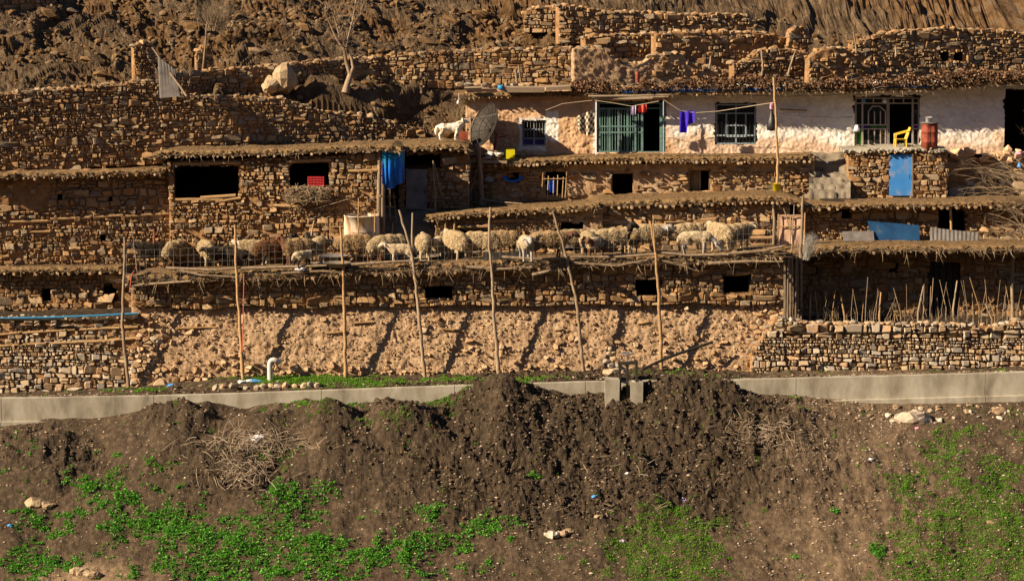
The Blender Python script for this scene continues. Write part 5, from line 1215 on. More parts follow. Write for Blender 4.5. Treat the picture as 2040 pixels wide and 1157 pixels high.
# ---------------------------------------------------------------- the flock
CREAM, PALE, TAN, BROWN, BLACK = (.47, .395, .285), (.58, .51, .41), (.37, .275, .17), (.15, .075, .042), (.03, .025, .022)
GREY = (.42, .40, .38)
flock = [ # px, feet py, heading deg (0 = right, 90 = away), pose, wool, head, size, label
 (305, 535, 180, 'level', BLACK, BLACK, 1.0, 'black sheep facing left at the left end of the flock'),
 (352, 533, 60, 'up', CREAM, BROWN, .98, 'cream sheep with brown head just right of the leftmost black sheep'),
 (383, 529, 40, 'level', BLACK, BLACK, .95, 'black sheep pressed behind the cream one at the left'),
 (410, 531, 110, 'level', CREAM, CREAM, 1.0, 'cream sheep seen from behind between two black ones'),
 (437, 532, 200, 'level', BLACK, BLACK, .75, 'small black sheep near the second fence pole'),
 (458, 527, 20, 'up', PALE, BLACK, .98, 'pale sheep with black head behind the second fence pole'),
 (474, 534, 160, 'lamb', BLACK, BLACK, .75, 'black lamb by the second fence pole'),
 (505, 529, 165, 'level', CREAM, PALE, 1.0, 'cream sheep with pale face just right of the second pole'),
 (528, 520, 20, 'level', PALE, PALE, .98, 'pale sheep partly hidden behind the reddish sheep'),
 (548, 531, 10, 'up', BROWN, BLACK, 1.0, 'reddish brown sheep with raised black head'),
 (592, 531, 195, 'turn', TAN, BROWN, 1.0, 'tan sheep turning its dark head to the front'),
 (603, 537, 50, 'lamb', PALE, BLACK, .72, 'white lamb with black head at the terrace edge'),
 (635, 527, 80, 'level', CREAM, CREAM, 1.0, 'cream sheep seen from behind near the basin stick'),
 (664, 521, 170, 'down', CREAM, PALE, 1.0, 'cream sheep left of the third fence pole'),
 (712, 524, 0, 'down', TAN, BROWN, 1.02, 'tan shaggy sheep just right of the third fence pole'),
 (748, 508, 60, 'up', BROWN, BROWN, .95, 'brown sheep whose back shows behind the tan one'),
 (778, 527, 15, 'down', CREAM, BROWN, 1.08, 'big cream sheep feeding left of the leaning pole'),
 (800, 528, 180, 'lamb', PALE, PALE, .8, 'cream lamb below the big feeding sheep'),
 (818, 510, 0, 'level', PALE, PALE, .95, 'pale sheep hidden behind the leaning pole'),
 (845, 521, 95, 'level', CREAM, CREAM, 1.02, 'cream sheep just right of the leaning pole'),
 (876, 517, 250, 'level', PALE, PALE, .85, 'pale sheep looking out between two cream rumps'),
 (908, 519, 120, 'level', CREAM, CREAM, 1.12, 'large cream sheep with its rump to the viewer left of the crooked pole'),
 (955, 518, 165, 'down', CREAM, CREAM, 1.05, 'cream sheep with head down behind the crooked pole'),
 (1003, 513, 0, 'down', TAN, BLACK, 1.0, 'dull tan sheep right of the crooked pole'),
 (1030, 509, 180, 'level', BROWN, BLACK, 1.0, 'dark brown sheep at the back of the middle of the flock'),
 (1048, 522, 285, 'lamb', PALE, GREY, 1.05, 'pale lamb with grey face turned to the viewer'),
 (1095, 518, 5, 'level', TAN, BROWN, 1.08, 'tan sheep with dark head beside the bent pole'),
 (1143, 508, 0, 'level', CREAM, CREAM, .95, 'cream sheep behind the bent pole'),
 (1172, 514, 100, 'level', CREAM, BROWN, 1.0, 'cream sheep right of the bent pole'),
 (1186, 517, 255, 'lamb', PALE, BROWN, .85, 'white and brown lamb facing the viewer right of the bent pole'),
 (1222, 512, 5, 'up', CREAM, BLACK, 1.05, 'cream sheep with raised black head left of the forked pole'),
 (1255, 508, 100, 'level', TAN, TAN, .95, 'tan sheep between the black-headed sheep and the forked pole'),
 (1285, 508, 0, 'level', CREAM, GREY, 1.12, 'large shaggy cream sheep behind the forked pole'),
 (1330, 492, 20, 'level', TAN, TAN, .95, 'tan back showing behind the grey-faced sheep'),
 (1348, 490, 170, 'level', PALE, PALE, .95, 'pale back showing at the rear right of the flock'),
 (1374, 503, 10, 'down', CREAM, CREAM, 1.08, 'cream sheep standing behind the grey lamb'),
 (1386, 510, 0, 'lambdown', PALE, GREY, 1.0, 'pale lamb with grey head lowered at the terrace edge'),
 (1434, 505, 115, 'level', CREAM, CREAM, 1.1, 'large cream sheep with rump to the viewer near the right end'),
 (1472, 500, 50, 'level', CREAM, CREAM, 1.0, 'last cream sheep at the right end of the flock')]
for px, py, hd, pose, wool, head, sz, lab in flock:
    bm_, fm_ = SHEEP[pose]; p = on_terrace(px, py-2); p.z += .02
    o = bpy.data.objects.new('sheep' if 'lamb' not in pose else 'lamb', bm_); C.objects.link(o); o.location = p; o.rotation_euler = (0, 0, rad(hd)+rnd.uniform(-.12, .12)); s_ = sz*1.3
    o.scale = (s_*rnd.uniform(.95, 1.05), s_, s_*rnd.uniform(.97, 1.05)); o.color = (*head, 1)
    tag(o, lab, 'sheep' if 'lamb' not in pose else 'lamb', 'flock of sheep on the terrace')
    f = bpy.data.objects.new('fleece', fm_); C.objects.link(f); f.parent = o; g_ = rnd.uniform(.85, 1.12); f.color = (*[c*g_ for c in wool], 1)

# ---------------------------------------------------------------- things on the terrace and around the barns
def basin(px, py, Y, r, h, mat, lab, name='basin', tilt=None, parent=None):
    p = P(px, py, Y); m = MB(); m.lathe(p, [(.001, 0), (r*.75, 0), (r, h), (r*1.06, h), (r*.95, h*.96), (r*.7, h*.12), (.001, h*.1)], 18, tilt or Vector((0, 0, 1))); return tag(m.build(name, M[mat], None, p), lab, 'basin')
basin(617, 478, 3.6, .2, .26, 'greysheet', 'grey metal bowl hung upside down on a stick behind the flock', tilt=Vector((.15, -.3, 1)))
stick('stick carrying the grey metal bowl', [P(617, 500, 3.7), P(620, 465, 3.7), P(626, 440, 3.7)], .035, .03, 'timber')
basin(672, 531, -.05, .5, .16, 'stairs', 'round cement trough on the terrace edge beside the third pole'); basin(632, 530, .1, .35, .12, 'stairs', 'small cement trough left of the round one')
basin(665, 519, .9, .55, .2, 'greysheet', 'wide grey metal basin behind the cement troughs')
m = MB(); a = on_terrace(1270, 500); m.box(a+Vector((-1.1, -.15, .05)), a+Vector((1.1, .15, .38))); m.box(a+Vector((-1.05, -.1, .3)), a+Vector((1.05, .1, .40))); tag(m.build('feed_trough', M['greysheet'], None, a), 'long grey metal feed trough behind the forked pole', 'trough')
a = on_terrace(1010, 518); m = MB(); m.box(a+Vector((-.9, -.14, .02)), a+Vector((.9, .14, .3))); tag(m.build('feed_trough', M['dark'], None, a), 'dark feed trough under the sheep right of the crooked pole', 'trough')
p = P(721, 482, 4.1); m = MB(); R0 = .68; rows = []
for i in range(25):
    an = math.pi*2*i/24; rows.append([p+Vector((R0*math.cos(an), R0*math.sin(an)*.9, h)) for h in (0, .1, .5, .9, 1.03)])
m.grid(rows); m.lathe(p+Vector((0, 0, 1.03)), [(R0, 0), (R0*1.03, .02), (R0*.97, .03), (R0*.95, -.6)], 24)
tk = thing('water_tank', 'pale open metal tank with rust streaks behind the flock', 'tank', p); m.build('body', M['tank'], tk)
for x, y0, y1 in ((714, 486, 394), (747, 462, 420)): stick('thin pole standing against the rusty tank' if x == 714 else 'short stick hooked on the rim of the rusty tank', [P(x, y0, 3.3), P(x, y1, 3.3)], .03, .022, 'timber', 'stick')
m = MB(); m.bar(P(548, 487, 4.0), P(760, 478, 4.0), .14, .2); tag(m.build('trough_beam', M['stairs'], None, P(650, 487, 4.0)), 'long pale beam lying along the barn wall behind the flock', 'beam')
m = MB()
for x in (658, 686): m.tube([P(x, 483, 4.2), P(x, 442, 4.2)], .03, 6)
for y in (452, 470): m.tube([P(656, y, 4.18), P(690, y-1, 4.18)], .025, 6)
tag(m.build('pole_rail', M['timber'], None, P(670, 483, 4.2)), 'small rail of poles left of the rusty tank', 'rail')
for pts, lab, r in [([(275, 548, .2), (267, 490, .2), (261, 436, .25)], 'thin bent stick at the left end of the flock', .022), ([(307, 485, 3.0), (307, 456, 3.0)], 'short rust-red post behind the leftmost sheep', .05), ([(822, 500, 3.5), (820, 460, 3.5), (822, 424, 3.5)], 'forked grey stake right of the leaning pole', .045), ([(778, 500, 3.5), (780, 470, 3.6), (783, 445, 3.6)], 'short stake behind the big feeding sheep', .03),
    ([(870, 480, 6.2), (867, 400, 6.3), (863, 320, 6.4)], 'straight metal pole before the grey door', .04), ([(885, 415, 6.4), (874, 365, 6.4), (864, 322, 6.4)], 'thin pole leaning against the metal pole', .025), ([(938, 400, 8.1), (937, 340, 8.1), (938, 222, 8.4)], 'tall thin metal mast left of the satellite dish', .03),
    ([(959, 408, 8.1), (957, 350, 8.1), (953, 300, 8.15), (948, 286, 8.2)], 'thick twisted tree-trunk post below the satellite dish', .13), ([(928, 404, 8.0), (942, 365, 8.05), (955, 328, 8.1)], 'stick leaning on the trunk post', .035), ([(919, 404, 8.3), (920, 345, 8.5)], 'slim stake beside the hut corner', .03), ([(960, 398, 8.0), (1000, 403, 7.9), (1040, 406, 7.8)], 'pole lying on the byre roof', .045)]:
    stick(lab, [P(*q) for q in pts], r, r*.75, 'rust' if 'red post' in lab else 'wood', 'stake' if 'stake' in lab else 'pole')
m = MB()
for px in (760, 800):
    pass
rows = []
for i in range(17):
    s_ = i/16; rows.append([P(lerp(761, 806, s_)+3*t_*math.sin(i), lerp(298, lerp(372, 356, abs(s_-.3)*1.2), t_)+6*math.sin(s_*3.1)*t_, 4.5+.55*s_+.10*math.sin(i*1.9)*t_-.22*math.sin(t_*3.1)*math.sin(s_*3.1)) for t_ in [j/12 for j in range(13)]])
m.grid(rows); m.mi = [1 if (q % 12) < 4+2*math.sin(q//12) else 0 for q in range(len(m.f))]
tag(m.build('tarpaulin', [M['tarp'], M['tarp2']], None, P(780, 370, 5.3)), 'bright blue tarpaulin hanging over the passage beside the barn', 'tarpaulin')
t = thing('wooden_rack', 'narrow wooden rack leaning below the blue tarpaulin', 'rack', P(778, 440, 5.6))
for x0, x1 in ((768, 766), (778, 774), (790, 784)):
    m = MB(); m.bar(P(x0, 438, 5.5), P(x1, 384, 5.9), .05); m.build('upright', M['wood'], t)
for y in (392, 412, 432):
    m = MB(); m.bar(P(766, y, 5.68), P(790, y, 5.68), .05); m.build('rung', M['wood'], t)
# red crate in the hatch
t = thing('plastic_crate', 'red plastic crate standing in the barn hatch', 'crate', P(629, 371, 4.9)); b0 = WL[t.name]
for dy in (0, .34):
    m = MB()
    for k in range(4): z_ = .02+k*.1; m.box(b0+Vector((-.32, dy, z_)), b0+Vector((.32, dy+.02, z_+.05)))
    for k in range(6): x_ = -.32+k*.122; m.box(b0+Vector((x_, dy-.004, 0)), b0+Vector((x_+.03, dy+.024, .36)))
    m.build('side', M['redcrate'], t)
m = MB(); m.box(b0+Vector((-.32, 0, 0)), b0+Vector((.32, .36, .02))); m.build('base', M['redcrate'], t)
m = MB()
for i in range(420):
    p = P(rnd.uniform(572, 650), rnd.uniform(374, 404), 4.35+rnd.uniform(-.15, .3)); dd = Vector((rnd.gauss(0, 1), rnd.gauss(-.2, .3), rnd.gauss(0, .35))).normalized()*rnd.uniform(.2, .6); m.tube([p-dd*.5, p+Vector((0, 0, .03)), p+dd*.5], [.012, .014, .006], 4, cap=False)
tag(m.build('firewood_bundle', M['brush'], None, P(610, 405, 4.5)), 'bundle of dark brushwood stuck below the barn hatch', 'firewood', kind='stuff')
stick('thin branch jutting from the barn wall', [P(625, 417, 4.6), P(665, 405, 4.3), P(708, 392, 4.2)], .018, .01, 'wood', 'branch', 'branch')
# ramp of trodden earth up to the metal door
m = MB(); rows = []
for i in range(14):
    x = P(755+i*9.5, 450, 6).x; rows.append([Vector((x, y, lerp(float(TZ(x))-.2, P(830, 417, 7.4).z, sstep(4.6, 7.3, y))+fbm(x*2, y*2, 3, 4)*.06)) for y in np.linspace(3.5, 8.2, 16)])
m.grid(rows); tag(m.build('path', M['stairs'], None, P(820, 440, 6)), 'grey trodden path up to the metal door', kind='structure')
# stick grille and blue rag at the basement hatch
t = thing('stick_grille', 'grille of sticks with a blue rag before the basement hatch', 'grille', P(1107, 392, 8.7))
for x in (1081, 1092, 1104, 1112, 1122, 1128):
    m = MB(); m.tube([P(x-2, 394, 8.6), P(x+rnd.uniform(-1, 3), 352+rnd.uniform(-10, 3), 8.75)], .022, 5); m.build('stick', M['timber'], t)
m = MB(); m.tube([P(1080, 357, 8.7), P(1128, 356, 8.7)], .022, 5); m.build('crossbar', M['timber'], t)
cloth(1093, 1106, 360, 384, 8.85, 'tarp', 'crumpled blue cloth stuffed in the basement hatch')
m = MB(); c_ = P(1022, 352, 8.93)
m.grid([[c_+Vector((r_*1.15*math.cos(an), -.05-rnd.uniform(0, .01), r_*.62*math.sin(an))) for r_ in (.22, .3, .36)] for an in np.linspace(math.pi*.95, math.pi*2.05, 18)])
m.build('blue_painted_ring', M['tarp'], lr)
m = MB(); c_ = P(975, 357, 8.93); m.grid([[c_+Vector((r_*1.3*math.cos(an), -.05, r_*.7*math.sin(an))) for r_ in (.01, .1, .15)] for an in np.linspace(0, 6.283, 16)]); m.build('faded_blue_patch', M['bluewhite'], lr)

# ---------------------------------------------------------------- right side
def sheet(px, Y, mat, lab, name, corr=0, lean=.3):
    (a, b, c_, d_) = px; m = MB(); n_ = 24; rows = []
    for i in range(n_+1):
        s_ = i/n_; rows.append([P(lerp(a[0], b[0], s_), lerp(a[1], b[1], s_), Y+lean).lerp(P(lerp(d_[0], c_[0], s_), lerp(d_[1], c_[1], s_), Y), t_)+Vector((0, corr*math.cos(i*math.pi)+rnd.uniform(-.005, .005), 0)) for t_ in (0, .25, .5, .75, 1)])
    m.grid(rows, corr == 0); return tag(m.build(name, M[mat], None, P(*d_, Y)), lab, 'metal sheet')
sheet(((1728, 440), (1832, 449), (1832, 481), (1738, 481)), 5.6, 'bluesheet', 'large dark blue metal sheet leaning on the byre', 'metal_sheet')
sheet(((1678, 461), (1740, 460), (1742, 480), (1680, 480)), 5.4, 'greysheet', 'small grey slab left of the blue sheet', 'metal_sheet')
sheet(((1853, 453), (1952, 464), (1951, 486), (1853, 482)), 5.5, 'greysheet', 'corrugated sheet with a prop right of the blue sheet', 'metal_sheet', .014)
m = MB(); m.grid([[P(lerp(1549, 1603, i/10), lerp(428, 487, j/8), 4.2)+Vector((0, .04*math.sin(i*1.3)*math.sin(j*.6), 0)) for j in range(9)] for i in range(11)])
t = thing('sack_screen', 'pinkish sackcloth screen tied to sticks at the end of the terrace', 'screen', P(1576, 487, 4.2)); m.build('sackcloth', M['sack'], t)
for pts in (((1550, 488), (1551, 426)), ((1602, 500), (1604, 424)), ((1574, 486), (1575, 430)), ((1549, 431), (1603, 430)), ((1549, 452), (1603, 450))):
    m = MB(); m.tube([P(*pts[0], 4.12), P(*pts[1], 4.12)], .025, 5); m.build('batten', M['timber'], t)
stick('rough thick stake with bark stubs beside the sackcloth screen', [P(1594, 525, 2.2), P(1597, 460, 2.2), P(1600, 390, 2.2)], .07, .05, 'wood'); stick('tall forked stick rising from the yard', [P(1577, 650, 1.0), P(1577, 520, 1.1), P(1578, 470, 1.2), P(1561, 415, 1.2)], .035, .02, 'wood'); stick('thin branch of the forked yard stick', [P(1577, 474, 1.2), P(1580, 440, 1.2), P(1582, 408, 1.2)], .025, .015, 'wood')
p = P(1606, 518, 2.0); m = MB()
for _ in range(60): branchy(m, p+Vector((rnd.gauss(0, .06), rnd.gauss(0, .06), 0)), Vector((rnd.gauss(.25, .25), rnd.gauss(0, .3), 1)), .62, .008, 3, .35, .3)
tag(m.build('dry_shrub', M['wire'], None, p), 'pale wiry dry shrub beside the rough stake', 'shrub')
p = P(2045, 480, 5.0); t = thing('bare_bush', 'big leafless bush of arching pale twigs at the right edge', 'bush', p); m = MB()
for _ in range(95):
    q = p+Vector((rnd.uniform(-.5, 1.2), rnd.uniform(-.8, .8), rnd.uniform(-.6, 3))); d_ = Vector((rnd.gauss(-.55, .4), rnd.gauss(0, .45), rnd.uniform(.1, 1.1))).normalized(); L = rnd.uniform(1.1, 2.8); pts = [q]
    for i in range(6): d_ = (d_+Vector((-.06, rnd.gauss(0, .1), rnd.gauss(-.09, .12)))).normalized(); pts.append(pts[-1]+d_*L/6)
    m.tube(pts, [lerp(.016, .004, i/6) for i in range(7)], 4, cap=False)
    for i in (3, 4, 5): branchy(m, pts[i], d_+Vector((rnd.gauss(0, .4), rnd.gauss(0, .4), rnd.gauss(0, .4))), .5, .006, 2, .4, 0)
m.build('twigs', M['brush'], t); m = MB(); m.tube([p+Vector((.7, 0, -1.5)), p+Vector((.4, 0, .3)), p+Vector((.1, .1, 2.0)), p+Vector((-.1, 0, 3.6))], [.09, .07, .05, .02], 7); m.build('trunk', M['wood'], t)
t = thing('stake_fence', 'ragged fence of thin stakes before the shaded byre', 'fence', P(1800, 660, 1.6))
for i in range(52):
    x = 1612+i*8.0+rnd.uniform(-3, 3); tall = rnd.uniform(572, 628) if x < 1820 else rnd.uniform(548, 600)
    if i % 11 == 3: tall -= 25
    m = MB(); r_ = rnd.uniform(.012, .026) if i % 9 else .05; q = [P(x, 672, 1.6+rnd.uniform(-.3, .3)), P(x+rnd.uniform(-4, 4), (672+tall)/2, 1.6), P(x+rnd.gauss(0, 7), tall, 1.6+rnd.uniform(-.2, .2))]
    m.tube(q, [r_, r_*.9, r_*.6], 5); m.build('stake', M['timber'] if rnd.random() < .2 else M['wood'], t)
m = MB()
for i in range(60): branchy(m, P(rnd.uniform(1620, 2030), rnd.uniform(645, 665), 1.5+rnd.uniform(-.3, .3)), Vector((rnd.gauss(0, .5), rnd.gauss(0, .3), 1)), .55, .009, 2, .4, .2)
tag(m.build('brushwood', M['brush'], t), kind='stuff')

# ---------------------------------------------------------------- channel: sluice, pipes, hose
def gpt(px, Y): p = P(px, 760, Y); p.z = gz(p.x, Y); return p
t = thing('sluice_gate', 'old iron sluice gate with handwheel between two concrete blocks on the channel', 'sluice gate', P(1243, 790, -2.75))
for x0, x1, y0, y1, cm in ((1206, 1234, 757, 800, 0), (1256, 1281, 762, 800, 0)):
    a, b = P(x0, y1, -2.95), P(x1, y0, -2.95); m = MB(); m.box(a+Vector((0, 0, -.3)), Vector((b.x, a.y+.6, b.z)), .015); m.build('block', M['concrete'], t)
for x in (1235, 1250, 1268):
    m = MB(); m.bar(P(x, 790, -2.75), P(x, 722, -2.75), .09, .07); m.build('post', M['dark'], t)
m = MB(); m.bar(P(1231, 724, -2.76), P(1271, 722, -2.76), .09, .12); m.build('crossbar', M['dark'], t)
m = MB(); m.tube([P(1250, 724, -2.75), P(1250, 704, -2.75)], .035, 6); m.lathe(P(1250, 704, -2.75), [(.22, -.02), (.25, 0), (.22, .02), (.19, 0), (.22, -.02)], 16)
for an in (0, 1.57): m.bar(P(1250, 704, -2.75)+Vector((math.cos(an)*.22, math.sin(an)*.22, 0)), P(1250, 704, -2.75)-Vector((math.cos(an)*.22, math.sin(an)*.22, 0)), .03)
m.build('handwheel', M['greymetal'], t)
k = 0
for x, y, r_ in [(1212, 742, .2), (1226, 738, .2), (1218, 728, .17), (1232, 726, .15), (1208, 720, .14), (1222, 714, .16), (1214, 704, .12), (1224, 702, .1), (1216, 694, .11), (1240, 740, .15), (1262, 762, .16), (1274, 762, .14)]:
    m = MB(); m.rock(P(x, y, -1.9 if x < 1250 else -2.7), r_, .22, (1.2, .9, .75)); tag(m.build('stone', M['stone_grey'], None, P(x, y, -1.9)), 'rough stone piled loosely beside the sluice gate', 'stone', 'stones piled by the sluice gate')
p = P(538, 756, -.75); m = MB(); m.tube([p+Vector((0, 0, -.2)), p+Vector((0, 0, .6))]+[p+Vector((.14-.14*math.cos(an), .02, .6+.14*math.sin(an))) for an in (.5, 1.0, 1.57, 2.1)]+[p+Vector((.3, .05, .66)), p+Vector((.33, .35, .64))], .1, 12); tag(m.build('drain_pipe', M['pvc'], None, p), 'pale grey plastic pipe elbow at the foot of the mud wall', 'pipe')
rope([P(1280, 735, -.35), P(1330, 712, -.15), P(1370, 698, .05), P(1420, 681, .3)], .055, 'black', 'thick black hose slanting up the mud wall', 'hose')
rope([P(-10, 634, -.35), P(100, 632, -.35), P(200, 628, -.35), P(275, 624, -.35)], .034, 'cyan', 'bright blue pipe lying along the ledge', 'pipe'); rope([P(-10, 636, -.42), P(60, 637, -.42), P(120, 636, -.42)], .05, 'black', 'black pipe beside the blue one on the ledge', 'pipe')
rope([P(272, 530, -.3), P(262, 548, -.75), P(258, 582, -.7)], .02, 'redhose', 'short red hose hanging beside the leftmost pole', 'hose'); rope([P(486, 545, -.7), P(485, 610, -.7), P(483, 700, -.6)], .015, 'redhose', 'thin red cord hanging beside the second pole', 'cord')
for x, y, w_, mt, lab in [(482, 752, 16, 'bagwhite', 'white plastic rag wrapped at the foot of the second pole'), (508, 756, 26, 'bagblue', 'blue plastic scrap on the berm right of the second pole'), (497, 752, 12, 'bagwhite', 'crumpled white plastic beside the blue scrap'), (340, 780, 14, 'bagblue', 'blue plastic shred on the channel edge'), (598, 537, 20, 'bagwhite', 'white plastic bag on the terrace edge below the lamb')]:
    Y = -1.0 if y > 700 else -.35; p = P(x, y, Y); 
    if y > 700: p.z = gz(p.x, Y)+.02
    m = MB(); ell(m, (0, 0, 0), (w_/108, .1, .05), 10, 6); vs = [p+Vector(v)+Vector((rnd.uniform(-.03, .03), rnd.uniform(-.03, .03), rnd.uniform(-.02, .05))) for v in m.v]; m.v = [tuple(v) for v in vs]; tag(m.build('plastic_scrap', M[mt], None, p), lab, 'litter')
for i, x in enumerate([432, 445, 462, 490, 512, 524, 540, 552, 568, 588, 606, 618, 632]):
    p = P(x, 774, -1.75); p.z = gz(p.x, -1.75)+.04; m = MB(); m.rock(p, rnd.uniform(.1, .2), .22, (1.2, .8, .9)); tag(m.build('stone', M['stone_grey'], None, p), ['first', 'second', 'third', 'fourth', 'fifth', 'sixth', 'seventh', 'eighth', 'ninth', 'tenth', 'eleventh', 'twelfth', 'last'][i]+' pale stone from the left in the row on the channel edge', 'stone', 'stones along the channel edge')

# ---------------------------------------------------------------- ground: clods, stones, weeds, brush
n = 60000
X_ = NR.uniform(-21, 21, n); Y_ = NR.uniform(-10.2, -.6, n); s_, px_, py_ = soilness(X_, Y_)
ok = (NR.random(n) < .9*np.clip(s_-.12, 0, 1)**1.2) & (py_ < 1190); X_, Y_, s_ = X_[ok], Y_[ok], s_[ok]; Z_ = ground_z(X_, Y_)[0]
rr = .014+.085*NR.random(len(X_))**4
tag(scatter_rocks('clods', np.stack([X_, Y_, Z_+rr*.3], -1), rr, 'clod', (1, 1, .8), .35, OCT, .8), 'crumbly dark clods of soil on the heaps below the channel', kind='stuff')
n = 110000
X_ = NR.uniform(-21, 21, n); Y_ = NR.uniform(-10.2, -.9, n); s_, px_, py_ = soilness(X_, Y_)
dn = .3+.5*sstep(1450, 1700, px_)+.35*sstep(0, .5, fbm(X_*.6, Y_*.8, 3, 111)); ok = (NR.random(n) < dn*.5) & (py_ < 1190); X_, Y_ = X_[ok], Y_[ok]; Z_ = ground_z(X_, Y_)[0]
rr = .008+.05*NR.random(len(X_))**6
tag(scatter_rocks('pebbles', np.stack([X_, Y_, Z_+rr*.2], -1), rr, 'pebble', (1.3, 1, .55), .3, OCT, .4), 'small pale pebbles scattered over the earth slope', kind='stuff')
_yy = np.linspace(-11.5, -1.5, 160); GX, GY = np.linspace(-21.5, 21.5, 860), np.linspace(-12, 0, 240)
_gg = ground_z(*np.meshgrid(GX, GY, indexing='ij'))[0]
def on_ground(px, py):
    d = ray(px, py); t_ = (_yy-CAM.y)/d.y; x = CAM.x+d.x*t_; z = CAM.z+d.z*t_
    g = _gg[np.clip(((x-GX[0])/(GX[1]-GX[0])).astype(int), 0, 859), np.clip(((_yy-GY[0])/(GY[1]-GY[0])).astype(int), 0, 239)]
    i = int(np.argmax(z < g)) if (z < g).any() else 60
    return Vector((float(x[i]), float(_yy[i]), float(g[i])))
rocks = [(72, 1004, .34, 'large flat tan rock among the weeds at lower left'), (96, 1007, .24, 'second tan rock resting beside the large flat one'), (1822, 834, .55, 'big pale grey rock below the channel at right'), (1100, 1066, .22, 'whitish stone left of the green patch'), (1120, 1064, .16, 'small whitish stone touching the larger one'), (1133, 1058, .15, 'tan stone beside the two whitish ones'), (1193, 1030, .14, 'orange-tan stone above the green patch'), (1785, 838, .2, 'small rock left of the big pale one'), (1990, 820, .25, 'grey rock at the right below the channel'), (160, 1140, .3, 'orange rock in the bare cut at the bottom left'), (185, 1146, .22, 'smaller orange rock in the bare cut'), (1975, 1042, .14, 'flat pale stone in the grass at right')]
for x, y, r_, lab in rocks:
    p = on_ground(x, y); m = MB(); ell(m, (0, 0, 0), (r_*1.25, r_*.9, r_*.55), 12, 8); m.v = [tuple(p+Vector(v)+mn.noise_vector(Vector(v)*3.2/r_*.4+Vector((x, y, 0)))*r_*.45) for v in m.v]; tag(m.build('rock', M['boulder' if 'tan' in lab or 'orange' in lab else 'pebble'], None, p), lab, 'rock')
p = [on_ground(rnd.uniform(1690, 2030), rnd.uniform(808, 838)) for _ in range(46)]
for q in p:
    m = MB(); m.rock(q, rnd.uniform(.06, .16), .25, (1.3, .9, .6)); tag(m.build('rock', M['pebble'], None, q), 'fist-sized pale rock on the bare earth under the right channel wall', 'rock', 'rocks under the channel')
for x, y, mt, lab, w_ in [(1185, 997, 'bagblue', 'blue plastic scrap in the dark soil', .12), (1240, 1082, 'clothlilac', 'lilac plastic scrap left of the green patch', .11), (1250, 944, 'bagwhite', 'white scrap on the dark soil', .09), (1360, 997, 'clothlilac', 'faded pink scrap on the dark soil', .13), (513, 876, 'bagwhite', 'white plastic bag caught on the brush heap', .24), (1826, 855, 'pink', 'pink scrap at the top of the right slope', .09), (1735, 915, 'bagwhite', 'white scrap on the right earth slope', .09), (20, 1050, 'bagblue', 'blue scrap at the left edge in the weeds', .1)]:
    p = on_ground(x, y); m = MB(); ell(m, (0, 0, 0), (w_, w_*.7, w_*.55), 9, 6); m.v = [tuple(p+Vector(v)+Vector((rnd.uniform(-.3, .3), rnd.uniform(-.3, .3), rnd.uniform(-.2, .4)))*w_*.6) for v in m.v]; tag(m.build('plastic_scrap', M[mt], None, p), lab, 'litter')
n = 9000
X_ = NR.uniform(-21, 21, n); Y_ = NR.uniform(-10.2, -1.5, n); Z_ = ground_z(X_, Y_)[0]; an = NR.uniform(0, 6.283, n); l_ = .03+.16*NR.random(n)**3
tag(scatter_leaves('straw', np.stack([X_, Y_, Z_+.012], -1), np.stack([np.cos(an)*l_, np.sin(an)*l_, NR.normal(0, .25, n)*l_], -1), np.full(n, .0045), 'twig'), 'bits of straw and twig strewn over the earth slope', kind='stuff')
def brushheap(px0, px1, py0, py1, n_, lab, L=.9):
    m = MB(); c_ = on_ground((px0+px1)/2, (py0+py1)/2)
    for i in range(n_):
        x = rnd.gauss(.5, .24); y = rnd.gauss(.5, .24); p = on_ground(lerp(px0, px1, x), lerp(py0, py1, y))+Vector((0, 0, rnd.uniform(.02, .35)))
        d_ = Vector((rnd.gauss(0, 1), rnd.gauss(-.2, .5), rnd.gauss(.0, .45))).normalized(); l_ = L*rnd.uniform(.3, 1); q = [p-d_*l_*.5]
        for j in range(4): d_ = (d_+Vector((rnd.gauss(0, .2), rnd.gauss(0, .2), rnd.gauss(-.05, .2)))).normalized(); q.append(q[-1]+d_*l_/4)
        m.tube(q, [.008, .010, .009, .007, .004], 3, cap=False)
    tag(m.build('brush_heap', M['twig'], None, c_), lab, 'brush heap', kind='stuff')
brushheap(390, 640, 865, 925, 330, 'heap of grey thorn twigs on the left earth slope'); brushheap(400, 560, 915, 985, 170, 'lower spread of thorn twigs below the heap'); brushheap(1440, 1590, 840, 905, 170, 'tangle of dry twigs right of the dark soil heaps', .7); brushheap(1050, 1500, 900, 1080, 60, 'single dry twigs strewn over the dark soil', .6); brushheap(1500, 1700, 850, 960, 60, 'dry twigs strewn over the right earth slope', .5)

blobs = [(190, 960, 80, 30, .9), (300, 930, 50, 28, .9), (250, 990, 120, 36, .9), (130, 1045, 130, 34, .8), (320, 1050, 140, 45, 1), (80, 1125, 90, 34, 1.1), (500, 1080, 140, 55, 1.1), (440, 1135, 120, 34, 1.1), (590, 1000, 70, 36, 1.1), (640, 972, 40, 24, .9), (620, 1115, 110, 45, 1.1), (850, 1032, 26, 18, 1.2), (860, 1080, 110, 26, 1), (960, 1048, 60, 22, 1), (760, 1105, 80, 36, .8), (900, 1125, 120, 26, .8), (30, 895, 55, 28, .6), (40, 945, 60, 26, .6), (1010, 1040, 40, 26, .6), (230, 905, 130, 16, .45), (1060, 950, 10, 8, 1), (700, 1040, 60, 40, .5),
   (1590, 1105, 14, 8, .8), (1660, 1090, 12, 12, .7), (1745, 1105, 22, 14, 1), (1665, 1018, 14, 6, .8), (330, 1140, 150, 30, .7)]
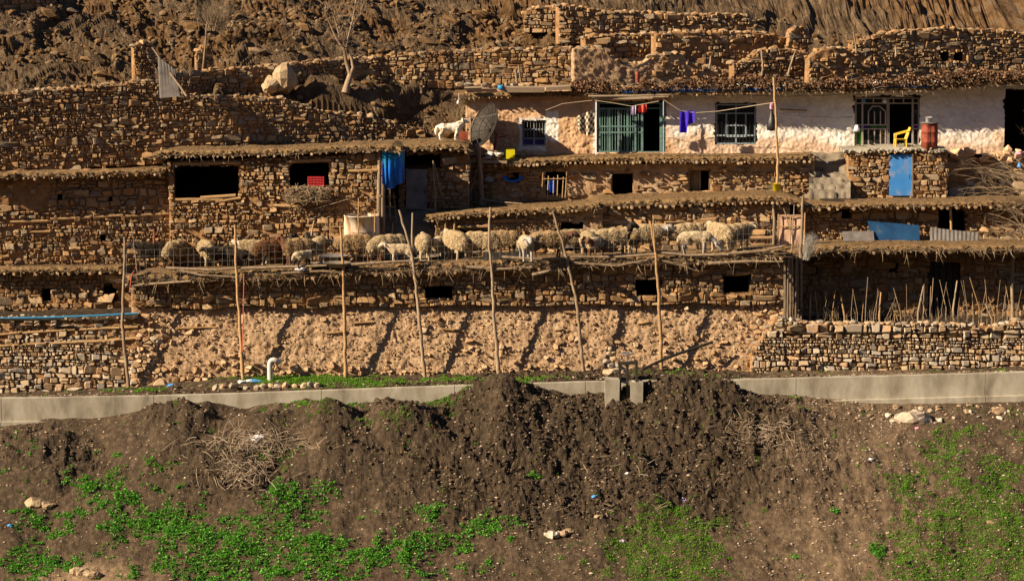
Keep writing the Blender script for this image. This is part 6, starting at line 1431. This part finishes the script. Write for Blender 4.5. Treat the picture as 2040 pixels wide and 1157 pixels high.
gblobs = [(1340, 1040, 62, 26, 1), (1295, 1090, 75, 32, 1.1), (1330, 1135, 75, 30, 1.1), (1390, 1095, 50, 30, .8), (1900, 1130, 85, 34, 1.2), (1990, 1090, 70, 55, 1.2), (1880, 1040, 70, 36, .8), (1960, 1010, 85, 45, .8), (1850, 965, 70, 45, .6), (1900, 895, 80, 40, .5), (1990, 950, 60, 60, .6), (1810, 1110, 40, 40, .9)]
berm = [(600, 757, 90, 7, 1.0), (740, 763, 60, 5, .9), (290, 777, 40, 4, .6), (900, 757, 60, 4, .5), (1080, 758, 50, 6, .4), (1330, 742, 80, 5, .4), (560, 905, 55, 10, .6), (640, 800, 60, 20, .5), (780, 840, 60, 25, .35), (880, 800, 50, 20, .3)]
def plants(bl, n, thr):
    X_ = NR.uniform(-20.6, 20.6, n); Y_ = NR.uniform(-10.2, 0, n); z = ground_smooth(X_, Y_); px, py = proj(X_, Y_, z); d = np.zeros(n)
    for bx, by, sx, sy, w_ in bl: d = np.maximum(d, w_*np.exp(-(((px-bx)/sx)**2+((py-by)/sy)**2)*.5))
    ok = d+fbm(X_*2.4, Y_*2.6, 4, 131, .65)*.75+NR.normal(0, .07, n) > thr; X_, Y_ = X_[ok], Y_[ok]; return X_, Y_, ground_z(X_, Y_)[0]
X_, Y_, Z_ = plants(blobs, 90000, .76); k = 9; n = len(X_)
c_ = np.repeat(np.stack([X_, Y_, Z_], -1), k, 0)+NR.normal(0, .028, (n*k, 3))*np.array([1, 1, .25]); an = NR.uniform(0, 6.283, n*k); l_ = NR.uniform(.035, .09, n*k)
d_ = np.stack([np.cos(an)*l_, np.sin(an)*l_, l_*NR.uniform(.1, .9, n*k)], -1); c_[:, 2] += NR.uniform(0, .045, n*k)
tag(scatter_leaves('weeds', c_, d_, l_*NR.uniform(.22, .36, n*k), 'weed'), 'bright green leafy weeds growing in patches on the left slope', kind='stuff')
X_, Y_, Z_ = plants(gblobs+berm, 110000, .46); k = 11; n = len(X_)
c_ = np.repeat(np.stack([X_, Y_, Z_], -1), k, 0)+NR.normal(0, .03, (n*k, 3))*np.array([1, 1, .15]); an = NR.uniform(0, 6.283, n*k); l_ = NR.uniform(.03, .08, n*k)
d_ = np.stack([np.cos(an)*l_*.45, np.sin(an)*l_*.45, l_*NR.uniform(.5, 1, n*k)], -1)
tag(scatter_leaves('grass', c_, d_, l_*NR.uniform(.08, .2, n*k), 'grass'), 'short green grass on the right slope and along the berm', kind='stuff')
